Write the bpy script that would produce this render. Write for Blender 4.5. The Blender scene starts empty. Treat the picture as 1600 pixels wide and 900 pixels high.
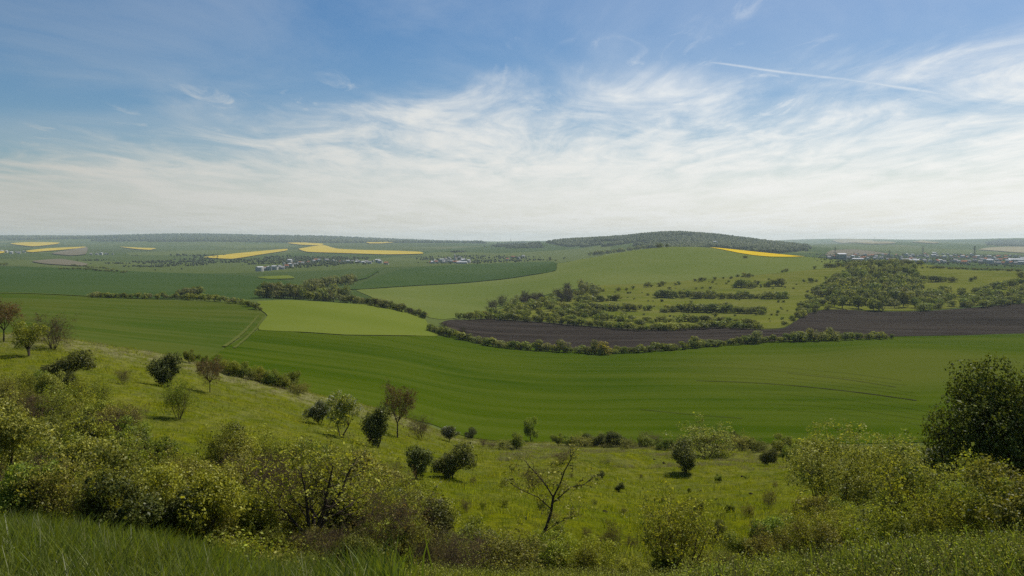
import bpy, math, random
import numpy as np
from mathutils import Vector
from mathutils.geometry import delaunay_2d_cdt

rng = np.random.default_rng(11)
random.seed(11)
S = bpy.context.scene
COL = S.collection

# ------------------------------------------------------------------ camera, sky, sun, exposure
F, PX0, PY0 = 1250.0, 800.0, 376.0           # focal length and principal point in photo pixels; the eye is at z = 0
cam_d = bpy.data.cameras.new('camera')
cam = bpy.data.objects.new('camera', cam_d); COL.objects.link(cam)
cam.location = (0, 0, 0); cam.rotation_euler = (math.pi/2, 0, 0)
cam_d.sensor_width = 36.0; cam_d.lens = 36.0*F/1600.0
cam_d.shift_y = (PY0-450.0)/1600.0
cam_d.clip_start = 0.1; cam_d.clip_end = 90000
S.camera = cam

SUN_AZ, SUN_EL = math.radians(42), math.radians(53)     # to the right of the view direction, high
sun_d = bpy.data.lights.new('sun', 'SUN'); sun = bpy.data.objects.new('sun', sun_d); COL.objects.link(sun)
sun_d.energy = 5.0; sun_d.angle = math.radians(0.5); sun_d.color = (1.0, 0.95, 0.86)
sv = Vector((math.sin(SUN_AZ)*math.cos(SUN_EL), math.cos(SUN_AZ)*math.cos(SUN_EL), math.sin(SUN_EL)))
sun.rotation_euler = sv.to_track_quat('Z', 'Y').to_euler()

vs = S.view_settings
S.display_settings.display_device = 'sRGB'
vs.view_transform = 'Standard'; vs.look = 'None'; vs.exposure = 0.0; vs.gamma = 1.0; vs.use_curve_mapping = False
S.cycles.volume_bounces = 1
S.cycles.max_bounces = 8
S.cycles.use_adaptive_sampling = False
S.cycles.use_denoising = False      # fine foliage stays crisp
S.cycles.transparent_max_bounces = 16


class NT:
    """short helper for node trees"""
    def __init__(s, tree): s.t = tree; s.n = tree.nodes; s.l = tree.links
    def node(s, kind, **kw):
        n = s.n.new(kind)
        for k, v in kw.items():
            if hasattr(n, k): setattr(n, k, v)
        return n
    def put(s, sock, v):
        if isinstance(v, bpy.types.NodeSocket): s.l.new(v, sock)
        elif v is not None:
            if isinstance(v, (tuple, list)) and len(v) == 3 and sock.type == 'RGBA': v = (*v, 1)
            sock.default_value = v
    def math(s, op, a, b=None, c=None, clamp=False):
        n = s.n.new('ShaderNodeMath'); n.operation = op; n.use_clamp = clamp
        for i, v in enumerate((a, b, c)): s.put(n.inputs[i], v)
        return n.outputs[0]
    def vmath(s, op, a, b=None):
        n = s.n.new('ShaderNodeVectorMath'); n.operation = op
        s.put(n.inputs[0], a); s.put(n.inputs[1], b)
        return n.outputs[0]
    def mix(s, f, a, b, mode='MIX'):
        n = s.n.new('ShaderNodeMix'); n.data_type = 'RGBA'; n.blend_type = mode; n.clamp_factor = True
        s.put(n.inputs[0], f); s.put(n.inputs[6], a); s.put(n.inputs[7], b)
        return n.outputs[2]
    def noise(s, vec, scale, detail=4, rough=0.55, dist=0.0):
        n = s.n.new('ShaderNodeTexNoise'); s.put(n.inputs['Vector'], vec)
        n.inputs['Scale'].default_value = scale; n.inputs['Detail'].default_value = detail
        n.inputs['Roughness'].default_value = rough; n.inputs['Distortion'].default_value = dist
        return n.outputs[0]
    def ramp(s, x, lo, hi, a=0.0, b=1.0, smooth=True):
        n = s.n.new('ShaderNodeMapRange'); n.interpolation_type = 'SMOOTHSTEP' if smooth else 'LINEAR'; n.clamp = True
        s.put(n.inputs[0], x)
        for i, v in enumerate((lo, hi, a, b)): s.put(n.inputs[i+1], v)
        return n.outputs[0]
    def mapping(s, vec, scale=(1, 1, 1), rot=(0, 0, 0), loc=(0, 0, 0)):
        n = s.n.new('ShaderNodeMapping'); s.put(n.inputs[0], vec)
        n.inputs['Location'].default_value = loc; n.inputs['Rotation'].default_value = rot; n.inputs['Scale'].default_value = scale
        return n.outputs[0]


w = bpy.data.worlds.new('World'); S.world = w; w.use_nodes = True
W = NT(w.node_tree); W.n.clear()
sky = W.node('ShaderNodeTexSky', sky_type='NISHITA', sun_disc=False)
sky.sun_elevation = SUN_EL; sky.sun_rotation = SUN_AZ; sky.altitude = 250; sky.air_density = 1.0; sky.dust_density = 1.4; sky.ozone_density = 1.6
tc = W.node('ShaderNodeTexCoord')
sep = W.node('ShaderNodeSeparateXYZ'); W.put(sep.inputs[0], tc.outputs['Generated'])
zz = W.math('ADD', W.math('MAXIMUM', sep.outputs[2], 0.0), 0.05)
cx = W.math('DIVIDE', sep.outputs[0], zz); cy = W.math('DIVIDE', sep.outputs[1], zz)
comb = W.node('ShaderNodeCombineXYZ'); W.put(comb.inputs[0], cx); W.put(comb.inputs[1], cy)
P = comb.outputs[0]                                                     # where the view ray meets a cloud layer one unit up
big = W.noise(W.mapping(P, (0.40, 0.26, 1), (0, 0, -0.25)), 1.0, 4, 0.55, 0.4)
wisp = W.noise(W.mapping(P, (1.25, 0.60, 1), (0, 0, -0.30), (3.1, 1.7, 0)), 1.0, 9, 0.62, 1.0)
fine = W.noise(W.mapping(P, (3.6, 1.5, 1), (0, 0, 0.15), (7.1, 2.7, 0)), 1.0, 9, 0.62, 0.7)
front = W.math('ADD', W.math('MULTIPLY', cx, 0.40), cy)                  # the sheet of cirrus starts along a slanting line
front = W.math('ADD', front, W.math('MULTIPLY', W.math('SUBTRACT', big, 0.5), 3.6))
front = W.math('ADD', front, W.math('MULTIPLY', W.math('SUBTRACT', wisp, 0.5), 3.4))
sheet = W.ramp(front, 3.7, 5.7)
tex = W.ramp(W.math('ADD', W.math('MULTIPLY', wisp, 0.62), W.math('MULTIPLY', fine, 0.38)), 0.28, 0.64)
thick = W.ramp(cy, 5.0, 9.5)
dens = W.math('MULTIPLY', sheet, W.math('ADD', W.math('MULTIPLY', tex, W.math('SUBTRACT', 0.88, W.math('MULTIPLY', thick, 0.62))), W.math('MULTIPLY', thick, 0.66)))
puff = W.math('MULTIPLY', W.ramp(fine, 0.54, 0.72), W.math('MULTIPLY', W.ramp(front, 2.9, 4.3), 0.45))
veil = W.math('MULTIPLY', W.ramp(W.noise(W.mapping(P, (0.8, 0.5, 1), (0, 0, 0.4)), 1.0, 6, 0.6, 0.6), 0.36, 0.75), 0.2)
dens = W.math('ADD', W.math('MAXIMUM', dens, puff), veil, clamp=True)
# a contrail: a thin line in the cloud layer, broken up along its length
L0, L1 = np.array([0.818, 3.587]), np.array([2.79, 4.363])
Lt = (L1-L0)/np.linalg.norm(L1-L0)
al_ = W.math('ADD', W.math('MULTIPLY', W.math('SUBTRACT', cx, float(L0[0])), float(Lt[0])), W.math('MULTIPLY', W.math('SUBTRACT', cy, float(L0[1])), float(Lt[1])))
ac_ = W.math('ADD', W.math('MULTIPLY', W.math('SUBTRACT', cx, float(L0[0])), float(-Lt[1])), W.math('MULTIPLY', W.math('SUBTRACT', cy, float(L0[1])), float(Lt[0])))
ac_ = W.math('ADD', ac_, W.math('MULTIPLY', W.math('SUBTRACT', W.noise(P, 1.3, 3, 0.5), 0.5), 0.10))
wid = W.ramp(al_, 0.0, 2.2, 0.022, 0.075, False)
ctr = W.math('SUBTRACT', 1.0, W.math('DIVIDE', W.math('ABSOLUTE', ac_), wid), clamp=True)
ctr = W.math('MULTIPLY', W.math('MULTIPLY', ctr, W.ramp(al_, -0.05, 0.25)), W.ramp(fine, 0.32, 0.6, 0.35, 0.85))
dens = W.math('MAXIMUM', dens, W.math('MULTIPLY', ctr, 0.62))
dotn = W.node('ShaderNodeVectorMath', operation='DOT_PRODUCT'); W.put(dotn.inputs[0], tc.outputs['Generated']); dotn.inputs[1].default_value = sv
glow = W.ramp(dotn.outputs['Value'], 0.22, 0.66, smooth=False)           # cirrus scatters forward: brighter towards the sun
cloudc = W.mix(glow, (5.5, 5.5, 5.1), (9.4, 9.4, 9.1))
hs = W.node('ShaderNodeHueSaturation'); hs.inputs['Saturation'].default_value = 1.45; hs.inputs['Value'].default_value = 0.84
W.put(hs.inputs['Color'], sky.outputs[0])
col = W.mix(dens, hs.outputs[0], cloudc)
bg = W.node('ShaderNodeBackground'); bg.inputs[1].default_value = 0.1; W.put(bg.inputs[0], col)
wo = W.node('ShaderNodeOutputWorld'); W.put(wo.inputs[0], bg.outputs[0])

# ------------------------------------------------------------------ terrain: a height field H(x, y)
def pchip(x, y, xq):
    x = np.asarray(x, float); y = np.asarray(y, float)
    h = np.diff(x); d = np.diff(y)/h; m = np.zeros_like(y)
    m[0], m[-1] = d[0], d[-1]
    for i in range(1, len(x)-1):
        if d[i-1]*d[i] > 0:
            w1 = 2*h[i]+h[i-1]; w2 = h[i]+2*h[i-1]
            m[i] = (w1+w2)/(w1/d[i-1]+w2/d[i])
    k = np.clip(np.searchsorted(x, xq)-1, 0, len(x)-2)
    t = (np.clip(xq, x[0], x[-1])-x[k])/h[k]
    return ((2*t**3-3*t**2+1)*y[k] + (t**3-2*t**2+t)*h[k]*m[k] + (-2*t**3+3*t**2)*y[k+1] + (t**3-t**2)*h[k]*m[k+1])

# survey of the valley along ten bearings: (distance, line of sight)
PROF = {
 0: [(5,935),(10,846),(14,852),(20,820),(35,728),(60,624),(90,555),(110,525),(140,532),(200,526),(270,512),(350,490),(450,470),(520,459),(650,459.5),(800,450),(1100,432),(1500,417),(1800,416),(2500,405),(4000,392),(6000,384),(9000,373),(11000,368.5),(15000,371),(25000,373)],
 250: [(5,950),(9,892),(14,892),(20,846),(35,757),(60,668),(85,605),(105,575),(120,556),(150,562),(200,553),(260,538),(350,508),(450,482),(520,469),(650,470.5),(800,456),(1100,440),(1500,426),(1900,419),(2500,410),(4000,396),(6000,386),(9000,376),(11000,371.5),(15000,373),(25000,375)],
 450: [(5,985),(7,945),(12,928),(20,886),(30,812),(50,735),(75,672),(100,630),(118,608),(150,613),(190,600),(260,563),(330,533),(350,525),(430,495),(520,470),(650,474),(850,458),(1100,443),(1500,428),(2000,419),(2700,409),(4000,396),(6000,386),(9000,378),(11000,373),(15000,374),(25000,376)],
 600: [(5,930),(8,920),(14,915),(20,885),(30,830),(50,760),(75,705),(100,672),(125,643),(160,646),(200,622),(270,578),(350,543),(400,525),(480,500),(560,481),(600,475),(750,479),(830,467),(950,455),(1200,440),(1600,425),(2100,414),(2700,409),(4000,396),(5500,388),(9000,379),(12000,375),(25000,376.5)],
 750: [(5,940),(10,925),(16,910),(25,870),(40,805),(60,755),(85,722),(110,706),(140,693),(160,690),(180,676),(230,634),(300,592),(380,558),(450,537),(520,523),(600,508),(650,500),(750,489),(850,480),(1000,463),(1200,447),(1500,432),(1900,420),(2300,413),(3000,405),(4000,393),(5500,386),(9000,380),(12000,376),(25000,377)],
 900: [(5,940),(10,930),(18,905),(28,860),(45,800),(70,752),(100,720),(130,704),(150,694),(165,693),(180,683),(230,642),(300,602),(370,570),(430,550),(500,533),(580,515),(640,504),(720,492),(820,476),(950,455),(1080,442),(1250,428),(1450,416),(1650,407),(1900,411),(2300,410),(2900,402),(3600,394),(4500,383),(5200,374.8),(6000,380),(9000,381),(12000,377),(25000,377)],
 1050: [(5,945),(10,935),(18,910),(28,870),(45,812),(70,763),(100,725),(130,704),(150,695),(165,694),(180,684),(230,640),(300,600),(370,570),(430,548),(500,531),(560,518),(590,513),(680,500),(780,487),(880,470),(1000,450),(1120,434),(1250,420),(1400,406),(1600,393),(1750,386),(2000,389),(2600,391),(3300,384),(4000,375),(4600,364.5),(5300,371),(9000,380),(12000,377),(25000,377)],
 1250: [(5,930),(10,915),(18,885),(28,850),(45,800),(70,752),(100,722),(130,706),(155,697),(170,696),(185,682),(240,635),(310,595),(380,566),(430,548),(460,535),(520,521),(600,507),(680,494),(780,478),(900,458),(1000,444),(1120,430),(1250,418),(1400,409),(1550,403.5),(1800,407),(2300,405),(3000,396),(3800,388),(4500,384),(5200,386),(8000,381),(12000,377),(25000,377)],
 1400: [(5,915),(8,890),(12,870),(18,850),(28,832),(45,790),(70,750),(100,722),(130,706),(160,698),(175,696),(190,680),(250,628),(320,585),(380,555),(430,538.5),(480,541),(515,533),(545,525),(600,513),(680,500),(740,490),(830,475),(930,458),(1050,440),(1180,425),(1320,415),(1450,410),(1700,414),(2300,408),(3200,401),(4500,393),(6000,385),(8000,378),(9500,375.5),(13000,377),(25000,377)],
 1600: [(5,900),(8,865),(12,835),(18,820),(28,805),(45,785),(70,748),(100,720),(130,705),(160,697),(180,692),(200,670),(260,618),(330,575),(400,549),(450,541.5),(500,535),(550,525),(620,510),(700,495),(770,482),(800,476),(880,460),(980,443),(1080,430),(1150,424),(1400,427),(2000,415),(3000,406),(4500,396),(6000,388),(8000,380),(10000,376),(13000,377),(25000,377)],
}
LG = np.linspace(0.0, math.log(30000.0), 520)
pxs = sorted(PROF)
rows = []
for p in pxs:
    pr = [(1.0, PY0+F*1.62), (2.5, PY0+F*1.75/2.5)] + PROF[p] + [(30000, PROF[p][-1][1])]
    d = np.array([q[0] for q in pr], float); h = np.array([(q[1]-PY0)*q[0]/F for q in pr])
    rows.append(pchip(np.log(d), h, LG))
rows = np.array(rows)
pxs_e = np.array([-500.0] + pxs + [2100.0]); rows_e = np.vstack([rows[:1], rows, rows[-1:]])
PG = np.arange(-500.0, 2101.0, 10.0)
TAB = np.stack([pchip(pxs_e, rows_e[:, j], PG) for j in range(len(LG))], axis=1)      # drop below the eye, (bearing, distance)
k = np.exp(-0.5*(np.arange(-4, 5)/2.0)**2); k /= k.sum()
pad = np.vstack([TAB[:1]]*4+[TAB]+[TAB[-1:]]*4)
TAB = sum(k[i]*pad[i:i+len(PG)] for i in range(9))

def drop(px, d):
    a = np.clip((np.asarray(px, float)+500.0)/10.0, 0, len(PG)-1.001); i = a.astype(int); fa = a-i
    b = np.clip(np.log(np.maximum(d, 1.0))/(LG[1]-LG[0]), 0, len(LG)-1.001); j = b.astype(int); fb = b-j
    return ((TAB[i, j]*(1-fa)+TAB[i+1, j]*fa)*(1-fb) + (TAB[i, j+1]*(1-fa)+TAB[i+1, j+1]*fa)*fb)

PH = rng.uniform(0, 6.28, (40,)); KA = rng.uniform(0, 6.28, (40,)); KL = np.exp(rng.uniform(math.log(2.2), math.log(14), 40))
def hummocks(x, y):
    z = np.zeros_like(x)
    for a, l, p in zip(KA, KL, PH):
        z += np.sin((x*np.cos(a)+y*np.sin(a))*6.283/l+p)*l
    return z/40/7.0
BUMPS = [(479.0, 1640.0, 115.0, 170.0, 0.0, 5.5)]      # x, y, rx, ry, angle, height
def H(x, y):
    x = np.asarray(x, float); y = np.asarray(y, float)
    yy = np.maximum(y, 1.0)
    z = -drop(PX0+F*x/yy, yy)
    far = np.clip((y-5500)/4000, 0, 1)
    z = z + far*(16*np.sin(x/900+y/2100+0.7)+9*np.sin(x/380-y/1500+2.0)+22*np.sin(x/1900+y/3300))
    near = np.clip((y-6)/20, 0, 1)*np.clip((190-y)/40, 0, 1)
    z = z + near*hummocks(x, y)*1.0
    for bx, by, rx, ry, an, hh in BUMPS:
        dx, dy = x-bx, y-by
        a = (dx*math.cos(an)+dy*math.sin(an))/rx; b = (-dx*math.sin(an)+dy*math.cos(an))/ry
        z = z + hh*np.exp(-(a*a+b*b))
    return z

DG = np.exp(np.linspace(math.log(3.0), math.log(14500.0), 1600))
def hit(px, py, dmin=3.0):
    """first point of the ground that the sight line through a photo position meets"""
    z = H((px-PX0)/F*DG, DG)
    line = PY0 - F*z/DG
    ok = np.nonzero((line <= py) & (DG >= dmin))[0]
    if len(ok) == 0: return None
    i = ok[0]
    d = DG[i]
    if i > 0 and line[i-1] > py and DG[i-1] >= dmin:
        t = (line[i-1]-py)/(line[i-1]-line[i]); d = DG[i-1]*(1-t)+DG[i]*t
    return (px-PX0)/F*d, d
for (bpx, bpy_, rx, ry, an, hh) in [(985,735,9,3.5,0.5,1.3),(1100,740,8,4,0.1,0.7),(900,722,10,3,0.2,0.8),(1180,715,9,4,-0.1,0.7),(760,800,5,3,0.4,0.5),(1120,830,4,2.5,0.1,0.5)]:
    q = hit(bpx, bpy_); BUMPS.append((q[0], q[1], rx, ry, an, hh))

# ------------------------------------------------------------------ object helpers
def tag(o, label=None, cat=None, group=None, kind=None):
    if label: o['label'] = label
    if cat: o['category'] = cat
    if group: o['group'] = group
    if kind: o['kind'] = kind
    return o
def link(o, parent=None):
    COL.objects.link(o)
    if parent is not None: o.parent = parent
    return o
def mesh_np(name, V, faces, mats=(), matidx=None, smooth=False):
    """faces: list of (n, k) integer arrays"""
    me = bpy.data.meshes.new(name)
    V = np.asarray(V, np.float32)
    me.vertices.add(len(V)); me.vertices.foreach_set('co', V.ravel())
    loops = np.concatenate([f.ravel() for f in faces]).astype(np.int32)
    tot = np.concatenate([np.full(len(f), f.shape[1]) for f in faces]).astype(np.int32)
    start = np.concatenate([[0], np.cumsum(tot)[:-1]]).astype(np.int32)
    me.loops.add(len(loops)); me.loops.foreach_set('vertex_index', loops)
    me.polygons.add(len(tot)); me.polygons.foreach_set('loop_start', start); me.polygons.foreach_set('loop_total', tot)
    for m in mats: me.materials.append(m)
    if matidx is not None: me.polygons.foreach_set('material_index', np.asarray(matidx, np.int32))
    if smooth: me.polygons.foreach_set('use_smooth', np.ones(len(tot), bool))
    me.update(calc_edges=True)
    return me
def obj(name, me, parent=None, loc=None):
    o = bpy.data.objects.new(name, me)
    if loc is not None: o.location = loc
    return link(o, parent)

# ------------------------------------------------------------------ materials
def principled(name, rough=0.95, spec=0.0):
    m = bpy.data.materials.new(name); m.use_nodes = True
    T = NT(m.node_tree); b = T.n['Principled BSDF']
    b.inputs['Roughness'].default_value = rough; b.inputs['Specular IOR Level'].default_value = spec
    return m, T, b
def field_mat(name, c1, c2, big=0.014, ang=0.0, streak=(0.01, 0.25), s_amt=0.35, c3=None, fine=1.2, bump=0.25, sheen=0.0):
    m, T, b = principled(name)
    g = T.node('ShaderNodeNewGeometry').outputs['Position']
    n1 = T.ramp(T.noise(g, big, 5, 0.6, 0.4), 0.34, 0.66)
    col = T.mix(n1, c1, c2)
    st = T.noise(T.mapping(g, (streak[0], streak[1], 0.0), (0, 0, ang)), 1.0, 4, 0.6, 0.35)
    col = T.mix(T.math('MULTIPLY', T.ramp(st, 0.35, 0.7), s_amt), col, tuple(v*1.45 for v in c2) if c3 is None else c3)
    fn = T.noise(g, fine, 6, 0.7)
    col = T.mix(T.ramp(fn, 0.3, 0.7, 0.0, 0.38), col, tuple(v*0.55 for v in c1))
    T.put(b.inputs['Base Color'], col)
    bp = T.node('ShaderNodeBump'); bp.inputs['Strength'].default_value = bump; bp.inputs['Distance'].default_value = 0.3
    T.put(bp.inputs['Height'], T.math('ADD', fn, st)); T.put(b.inputs['Normal'], bp.outputs[0])
    return m
def leaf_mat(name, ca, cb, trans=0.4, tint=(1.25, 1.2, 0.5), objvar=0.25, gloss=0.012):
    m = bpy.data.materials.new(name); m.use_nodes = True
    T = NT(m.node_tree); T.n.clear()
    g = T.node('ShaderNodeNewGeometry'); oi = T.node('ShaderNodeObjectInfo')
    col = T.mix(g.outputs['Random Per Island'], ca, cb)
    hsv = T.node('ShaderNodeHueSaturation'); T.put(hsv.inputs['Color'], col)
    T.put(hsv.inputs['Value'], T.math('ADD', 1.0-objvar, T.math('MULTIPLY', oi.outputs['Random'], 2*objvar)))
    r2 = T.math('FRACT', T.math('MULTIPLY', oi.outputs['Random'], 17.31))
    T.put(hsv.inputs['Hue'], T.math('ADD', 0.5-0.018, T.math('MULTIPLY', r2, 0.036)))
    c = hsv.outputs[0]
    d = T.node('ShaderNodeBsdfDiffuse'); T.put(d.inputs[0], c)
    t = T.node('ShaderNodeBsdfTranslucent'); T.put(t.inputs[0], T.mix(1.0, c, tint, 'MULTIPLY'))
    mx = T.node('ShaderNodeMixShader'); mx.inputs[0].default_value = trans; T.put(mx.inputs[1], d.outputs[0]); T.put(mx.inputs[2], t.outputs[0])
    gl = T.node('ShaderNodeBsdfGlossy'); gl.inputs['Roughness'].default_value = 0.45
    m2 = T.node('ShaderNodeMixShader'); m2.inputs[0].default_value = gloss; T.put(m2.inputs[1], mx.outputs[0]); T.put(m2.inputs[2], gl.outputs[0])
    o = T.node('ShaderNodeOutputMaterial'); T.put(o.inputs[0], m2.outputs[0])
    return m
def plain(name, c, var=0.3, scale=3.0, rough=0.85):
    m, T, b = principled(name, rough)
    g = T.node('ShaderNodeNewGeometry').outputs['Position']; oi = T.node('ShaderNodeObjectInfo')
    n = T.noise(g, scale, 4, 0.6)
    f = T.math('ADD', T.math('MULTIPLY', n, 0.6), T.math('MULTIPLY', oi.outputs['Random'], 0.4))
    T.put(b.inputs['Base Color'], T.mix(f, tuple(v*(1-var) for v in c), tuple(v*(1+var) for v in c)))
    return m

M = {}
M['bark'] = plain('bark', (0.07, 0.055, 0.042), 0.4, 9)
M['twig'] = plain('twig', (0.085, 0.062, 0.045), 0.35, 5)
M['young'] = leaf_mat('young_leaf', (0.08, 0.1, 0.008), (0.42, 0.45, 0.055), 0.36)
M['olive'] = leaf_mat('olive_leaf', (0.068, 0.078, 0.01), (0.39, 0.385, 0.075), 0.34)
M['green'] = leaf_mat('green_leaf', (0.04, 0.065, 0.007), (0.32, 0.36, 0.05), 0.34)
M['dark'] = leaf_mat('dark_leaf', (0.022, 0.032, 0.006), (0.19, 0.205, 0.05), 0.3)
M['brown'] = leaf_mat('bronze_leaf', (0.075, 0.055, 0.018), (0.22, 0.17, 0.06), 0.35, (1.2, 1.05, 0.6))
M['white'] = leaf_mat('white_blossom', (0.24, 0.27, 0.16), (0.42, 0.43, 0.32), 0.25, (1, 1, 0.9), 0.1)
M['deep'] = leaf_mat('deep_green_leaf', (0.018, 0.032, 0.005), (0.21, 0.25, 0.042), 0.3)
M['hedge'] = leaf_mat('hedge_leaf', (0.08, 0.11, 0.012), (0.27, 0.29, 0.06), 0.42, objvar=0.3)
M['wood'] = leaf_mat('woodland_leaf', (0.07, 0.1, 0.016), (0.25, 0.27, 0.065), 0.42, objvar=0.34)
M['grey'] = leaf_mat('greyish_leaf', (0.13, 0.145, 0.045), (0.25, 0.25, 0.09), 0.38, objvar=0.25)
M['goldleaf'] = leaf_mat('golden_leaf', (0.2, 0.18, 0.025), (0.34, 0.29, 0.06), 0.4, objvar=0.15)
M['forest'] = leaf_mat('forest_leaf', (0.028, 0.045, 0.014), (0.075, 0.095, 0.03), 0.15, objvar=0.1)
M['grass'] = leaf_mat('grass_blade', (0.010, 0.024, 0.002), (0.17, 0.20, 0.028), 0.4, (1.15, 1.2, 0.5), 0.2, 0.02)
M['meadowgrass'] = leaf_mat('meadow_grass_blade', (0.10, 0.13, 0.002), (0.31, 0.33, 0.018), 0.42, objvar=0.25)
M['straw'] = leaf_mat('dry_grass_blade', (0.2, 0.18, 0.08), (0.34, 0.31, 0.16), 0.3, (1.1, 1.05, 0.8), 0.15)

M['crop'] = field_mat('green_crop', (0.030, 0.058, 0.0012), (0.052, 0.078, 0.0022), 0.010, 0.06, (0.006, 0.10), 0.7, (0.072, 0.095, 0.010))
M['crop_left'] = field_mat('patchy_crop', (0.0395, 0.0699, 0.0061), (0.0646, 0.0821, 0.0106), 0.016, -0.12, (0.007, 0.06), 0.75, (0.0874, 0.1026, 0.0213))
M['crop_light'] = field_mat('light_crop', (0.1064, 0.1368, 0.0167), (0.1254, 0.1520, 0.0228), 0.01, 0.1, (0.006, 0.08), 0.25, (0.1216, 0.1520, 0.0342), bump=0.12)
M['crop_hill'] = field_mat('hill_crop', (0.0950, 0.1254, 0.0228), (0.1216, 0.1444, 0.0342), 0.005, 0.25, (0.003, 0.03), 0.35, (0.1140, 0.1368, 0.0380), fine=0.5, bump=0.12)
M['crop_dark'] = field_mat('dark_crop', (0.0342, 0.0646, 0.0152), (0.0456, 0.0760, 0.0190), 0.004, 0.02, (0.002, 0.03), 0.3, (0.0570, 0.0836, 0.0266), fine=0.4, bump=0.12)
M['plough'] = field_mat('ploughed_soil', (0.017, 0.014, 0.012), (0.030, 0.025, 0.021), 0.014, 0.05, (0.004, 0.16), 0.9, (0.058, 0.047, 0.038), fine=1.4, bump=0.8)
M['pasture'] = field_mat('rough_pasture', (0.078, 0.098, 0.008), (0.122, 0.134, 0.016), 0.02, 0.15, (0.012, 0.06), 0.7, (0.15, 0.145, 0.04), fine=0.7, bump=0.4)
M['rape'] = field_mat('rapeseed_bloom', (0.5270, 0.3570, 0.0102), (0.6120, 0.4420, 0.0170), 0.01, 0.1, (0.004, 0.05), 0.25, (0.4250, 0.3230, 0.0255), fine=0.4, bump=0.1)
M['rape_hazed'] = field_mat('haze_tinted_rapeseed', (0.40, 0.29, 0.03), (0.48, 0.36, 0.045), 0.004, 0.1, (0.002, 0.02), 0.5, (0.36, 0.31, 0.06), fine=0.2, bump=0.1)  # duller yellow: distance haze put into the colour of the far fields
M['tan'] = field_mat('bare_tan_soil', (0.1976, 0.1672, 0.0988), (0.2584, 0.2280, 0.1368), 0.004, 0.1, (0.002, 0.03), 0.3, fine=0.2, bump=0.1)
M['fallow'] = field_mat('pale_fallow', (0.1064, 0.0950, 0.0646), (0.1520, 0.1330, 0.0912), 0.004, 0.1, (0.002, 0.03), 0.3, fine=0.2, bump=0.1)
M['track'] = field_mat('dry_track', (0.062, 0.082, 0.014), (0.088, 0.100, 0.024), 0.2, 0.3, (0.2, 0.6), 0.4, fine=2.0, bump=0.3)
M['soil'] = plain('dark_soil', (0.03, 0.024, 0.018), 0.3, 6)

# paler knoll, right half of the big field: light put into crop colour
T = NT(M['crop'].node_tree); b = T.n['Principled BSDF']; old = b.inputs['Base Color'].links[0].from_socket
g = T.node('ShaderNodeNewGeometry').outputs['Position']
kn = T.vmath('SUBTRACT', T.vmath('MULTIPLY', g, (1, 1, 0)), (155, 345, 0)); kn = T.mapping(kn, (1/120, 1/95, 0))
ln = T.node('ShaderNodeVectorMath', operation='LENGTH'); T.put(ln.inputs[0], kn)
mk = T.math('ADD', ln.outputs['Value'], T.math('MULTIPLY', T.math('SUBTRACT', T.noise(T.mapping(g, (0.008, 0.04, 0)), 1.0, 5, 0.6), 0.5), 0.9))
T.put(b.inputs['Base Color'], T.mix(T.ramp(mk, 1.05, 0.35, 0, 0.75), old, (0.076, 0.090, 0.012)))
# valley floor and far country: a patchwork of fields that grows coarser with distance
m, T, b = principled('valley_ground')
g = T.node('ShaderNodeNewGeometry').outputs['Position']
wv = T.node('ShaderNodeTexVoronoi'); wv.feature = 'F1'
T.put(wv.inputs['Vector'], T.mapping(g, (0.0016, 0.0007, 0), (0, 0, 0.3))); wv.inputs['Scale'].default_value = 1.0; wv.inputs['Randomness'].default_value = 0.9
sp = T.node('ShaderNodeSeparateColor'); T.put(sp.inputs[0], wv.outputs['Color'])
c = T.mix(T.ramp(sp.outputs[0], 0.15, 0.85), (0.045, 0.07, 0.02), (0.085, 0.105, 0.03))
c = T.mix(T.ramp(sp.outputs[1], 0.72, 0.78, 0, 0.6), c, (0.05, 0.065, 0.022))
c = T.mix(T.ramp(sp.outputs[2], 0.86, 0.9, 0, 0.35), c, (0.17, 0.15, 0.08))
wd = T.ramp(T.noise(T.mapping(g, (0.0012, 0.0006, 0)), 1.0, 6, 0.65, 0.5), 0.55, 0.62)
c = T.mix(T.math('MULTIPLY', wd, 0.8), c, (0.035, 0.05, 0.018))
c = T.mix(T.ramp(T.noise(g, 0.06, 5, 0.7), 0.3, 0.7, 0, 0.35), c, (0.035, 0.055, 0.012))
T.put(b.inputs['Base Color'], c); M['valley'] = m

# near slope
m, T, b = principled('meadow_ground')
g = T.node('ShaderNodeNewGeometry').outputs['Position']
at = T.node('ShaderNodeAttribute'); at.attribute_name = 'dry'
n1 = T.ramp(T.noise(g, 0.11, 5, 0.65, 0.3), 0.35, 0.65)
c = T.mix(n1, (0.098, 0.122, 0.002), (0.155, 0.162, 0.005))
n2 = T.noise(g, 0.9, 6, 0.7, 0.3)
c = T.mix(T.ramp(n2, 0.42, 0.66, 0, 0.75), c, (0.038, 0.058, 0.003))
dry = T.math('MULTIPLY', T.ramp(T.noise(g, 0.55, 7, 0.7, 0.6), 0.38, 0.62), at.outputs['Fac'], clamp=True)
c = T.mix(dry, c, (0.20, 0.19, 0.085))
n3 = T.noise(g, 5.0, 5, 0.75)
c = T.mix(T.ramp(n3, 0.35, 0.7, 0, 0.55), c, (0.03, 0.038, 0.006))
T.put(b.inputs['Base Color'], c)
bp = T.node('ShaderNodeBump'); bp.inputs['Strength'].default_value = 0.8; bp.inputs['Distance'].default_value = 0.35
T.put(bp.inputs['Height'], T.math('ADD', n2, T.math('MULTIPLY', n3, 0.4))); T.put(b.inputs['Normal'], bp.outputs[0])
M['meadow'] = m

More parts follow.
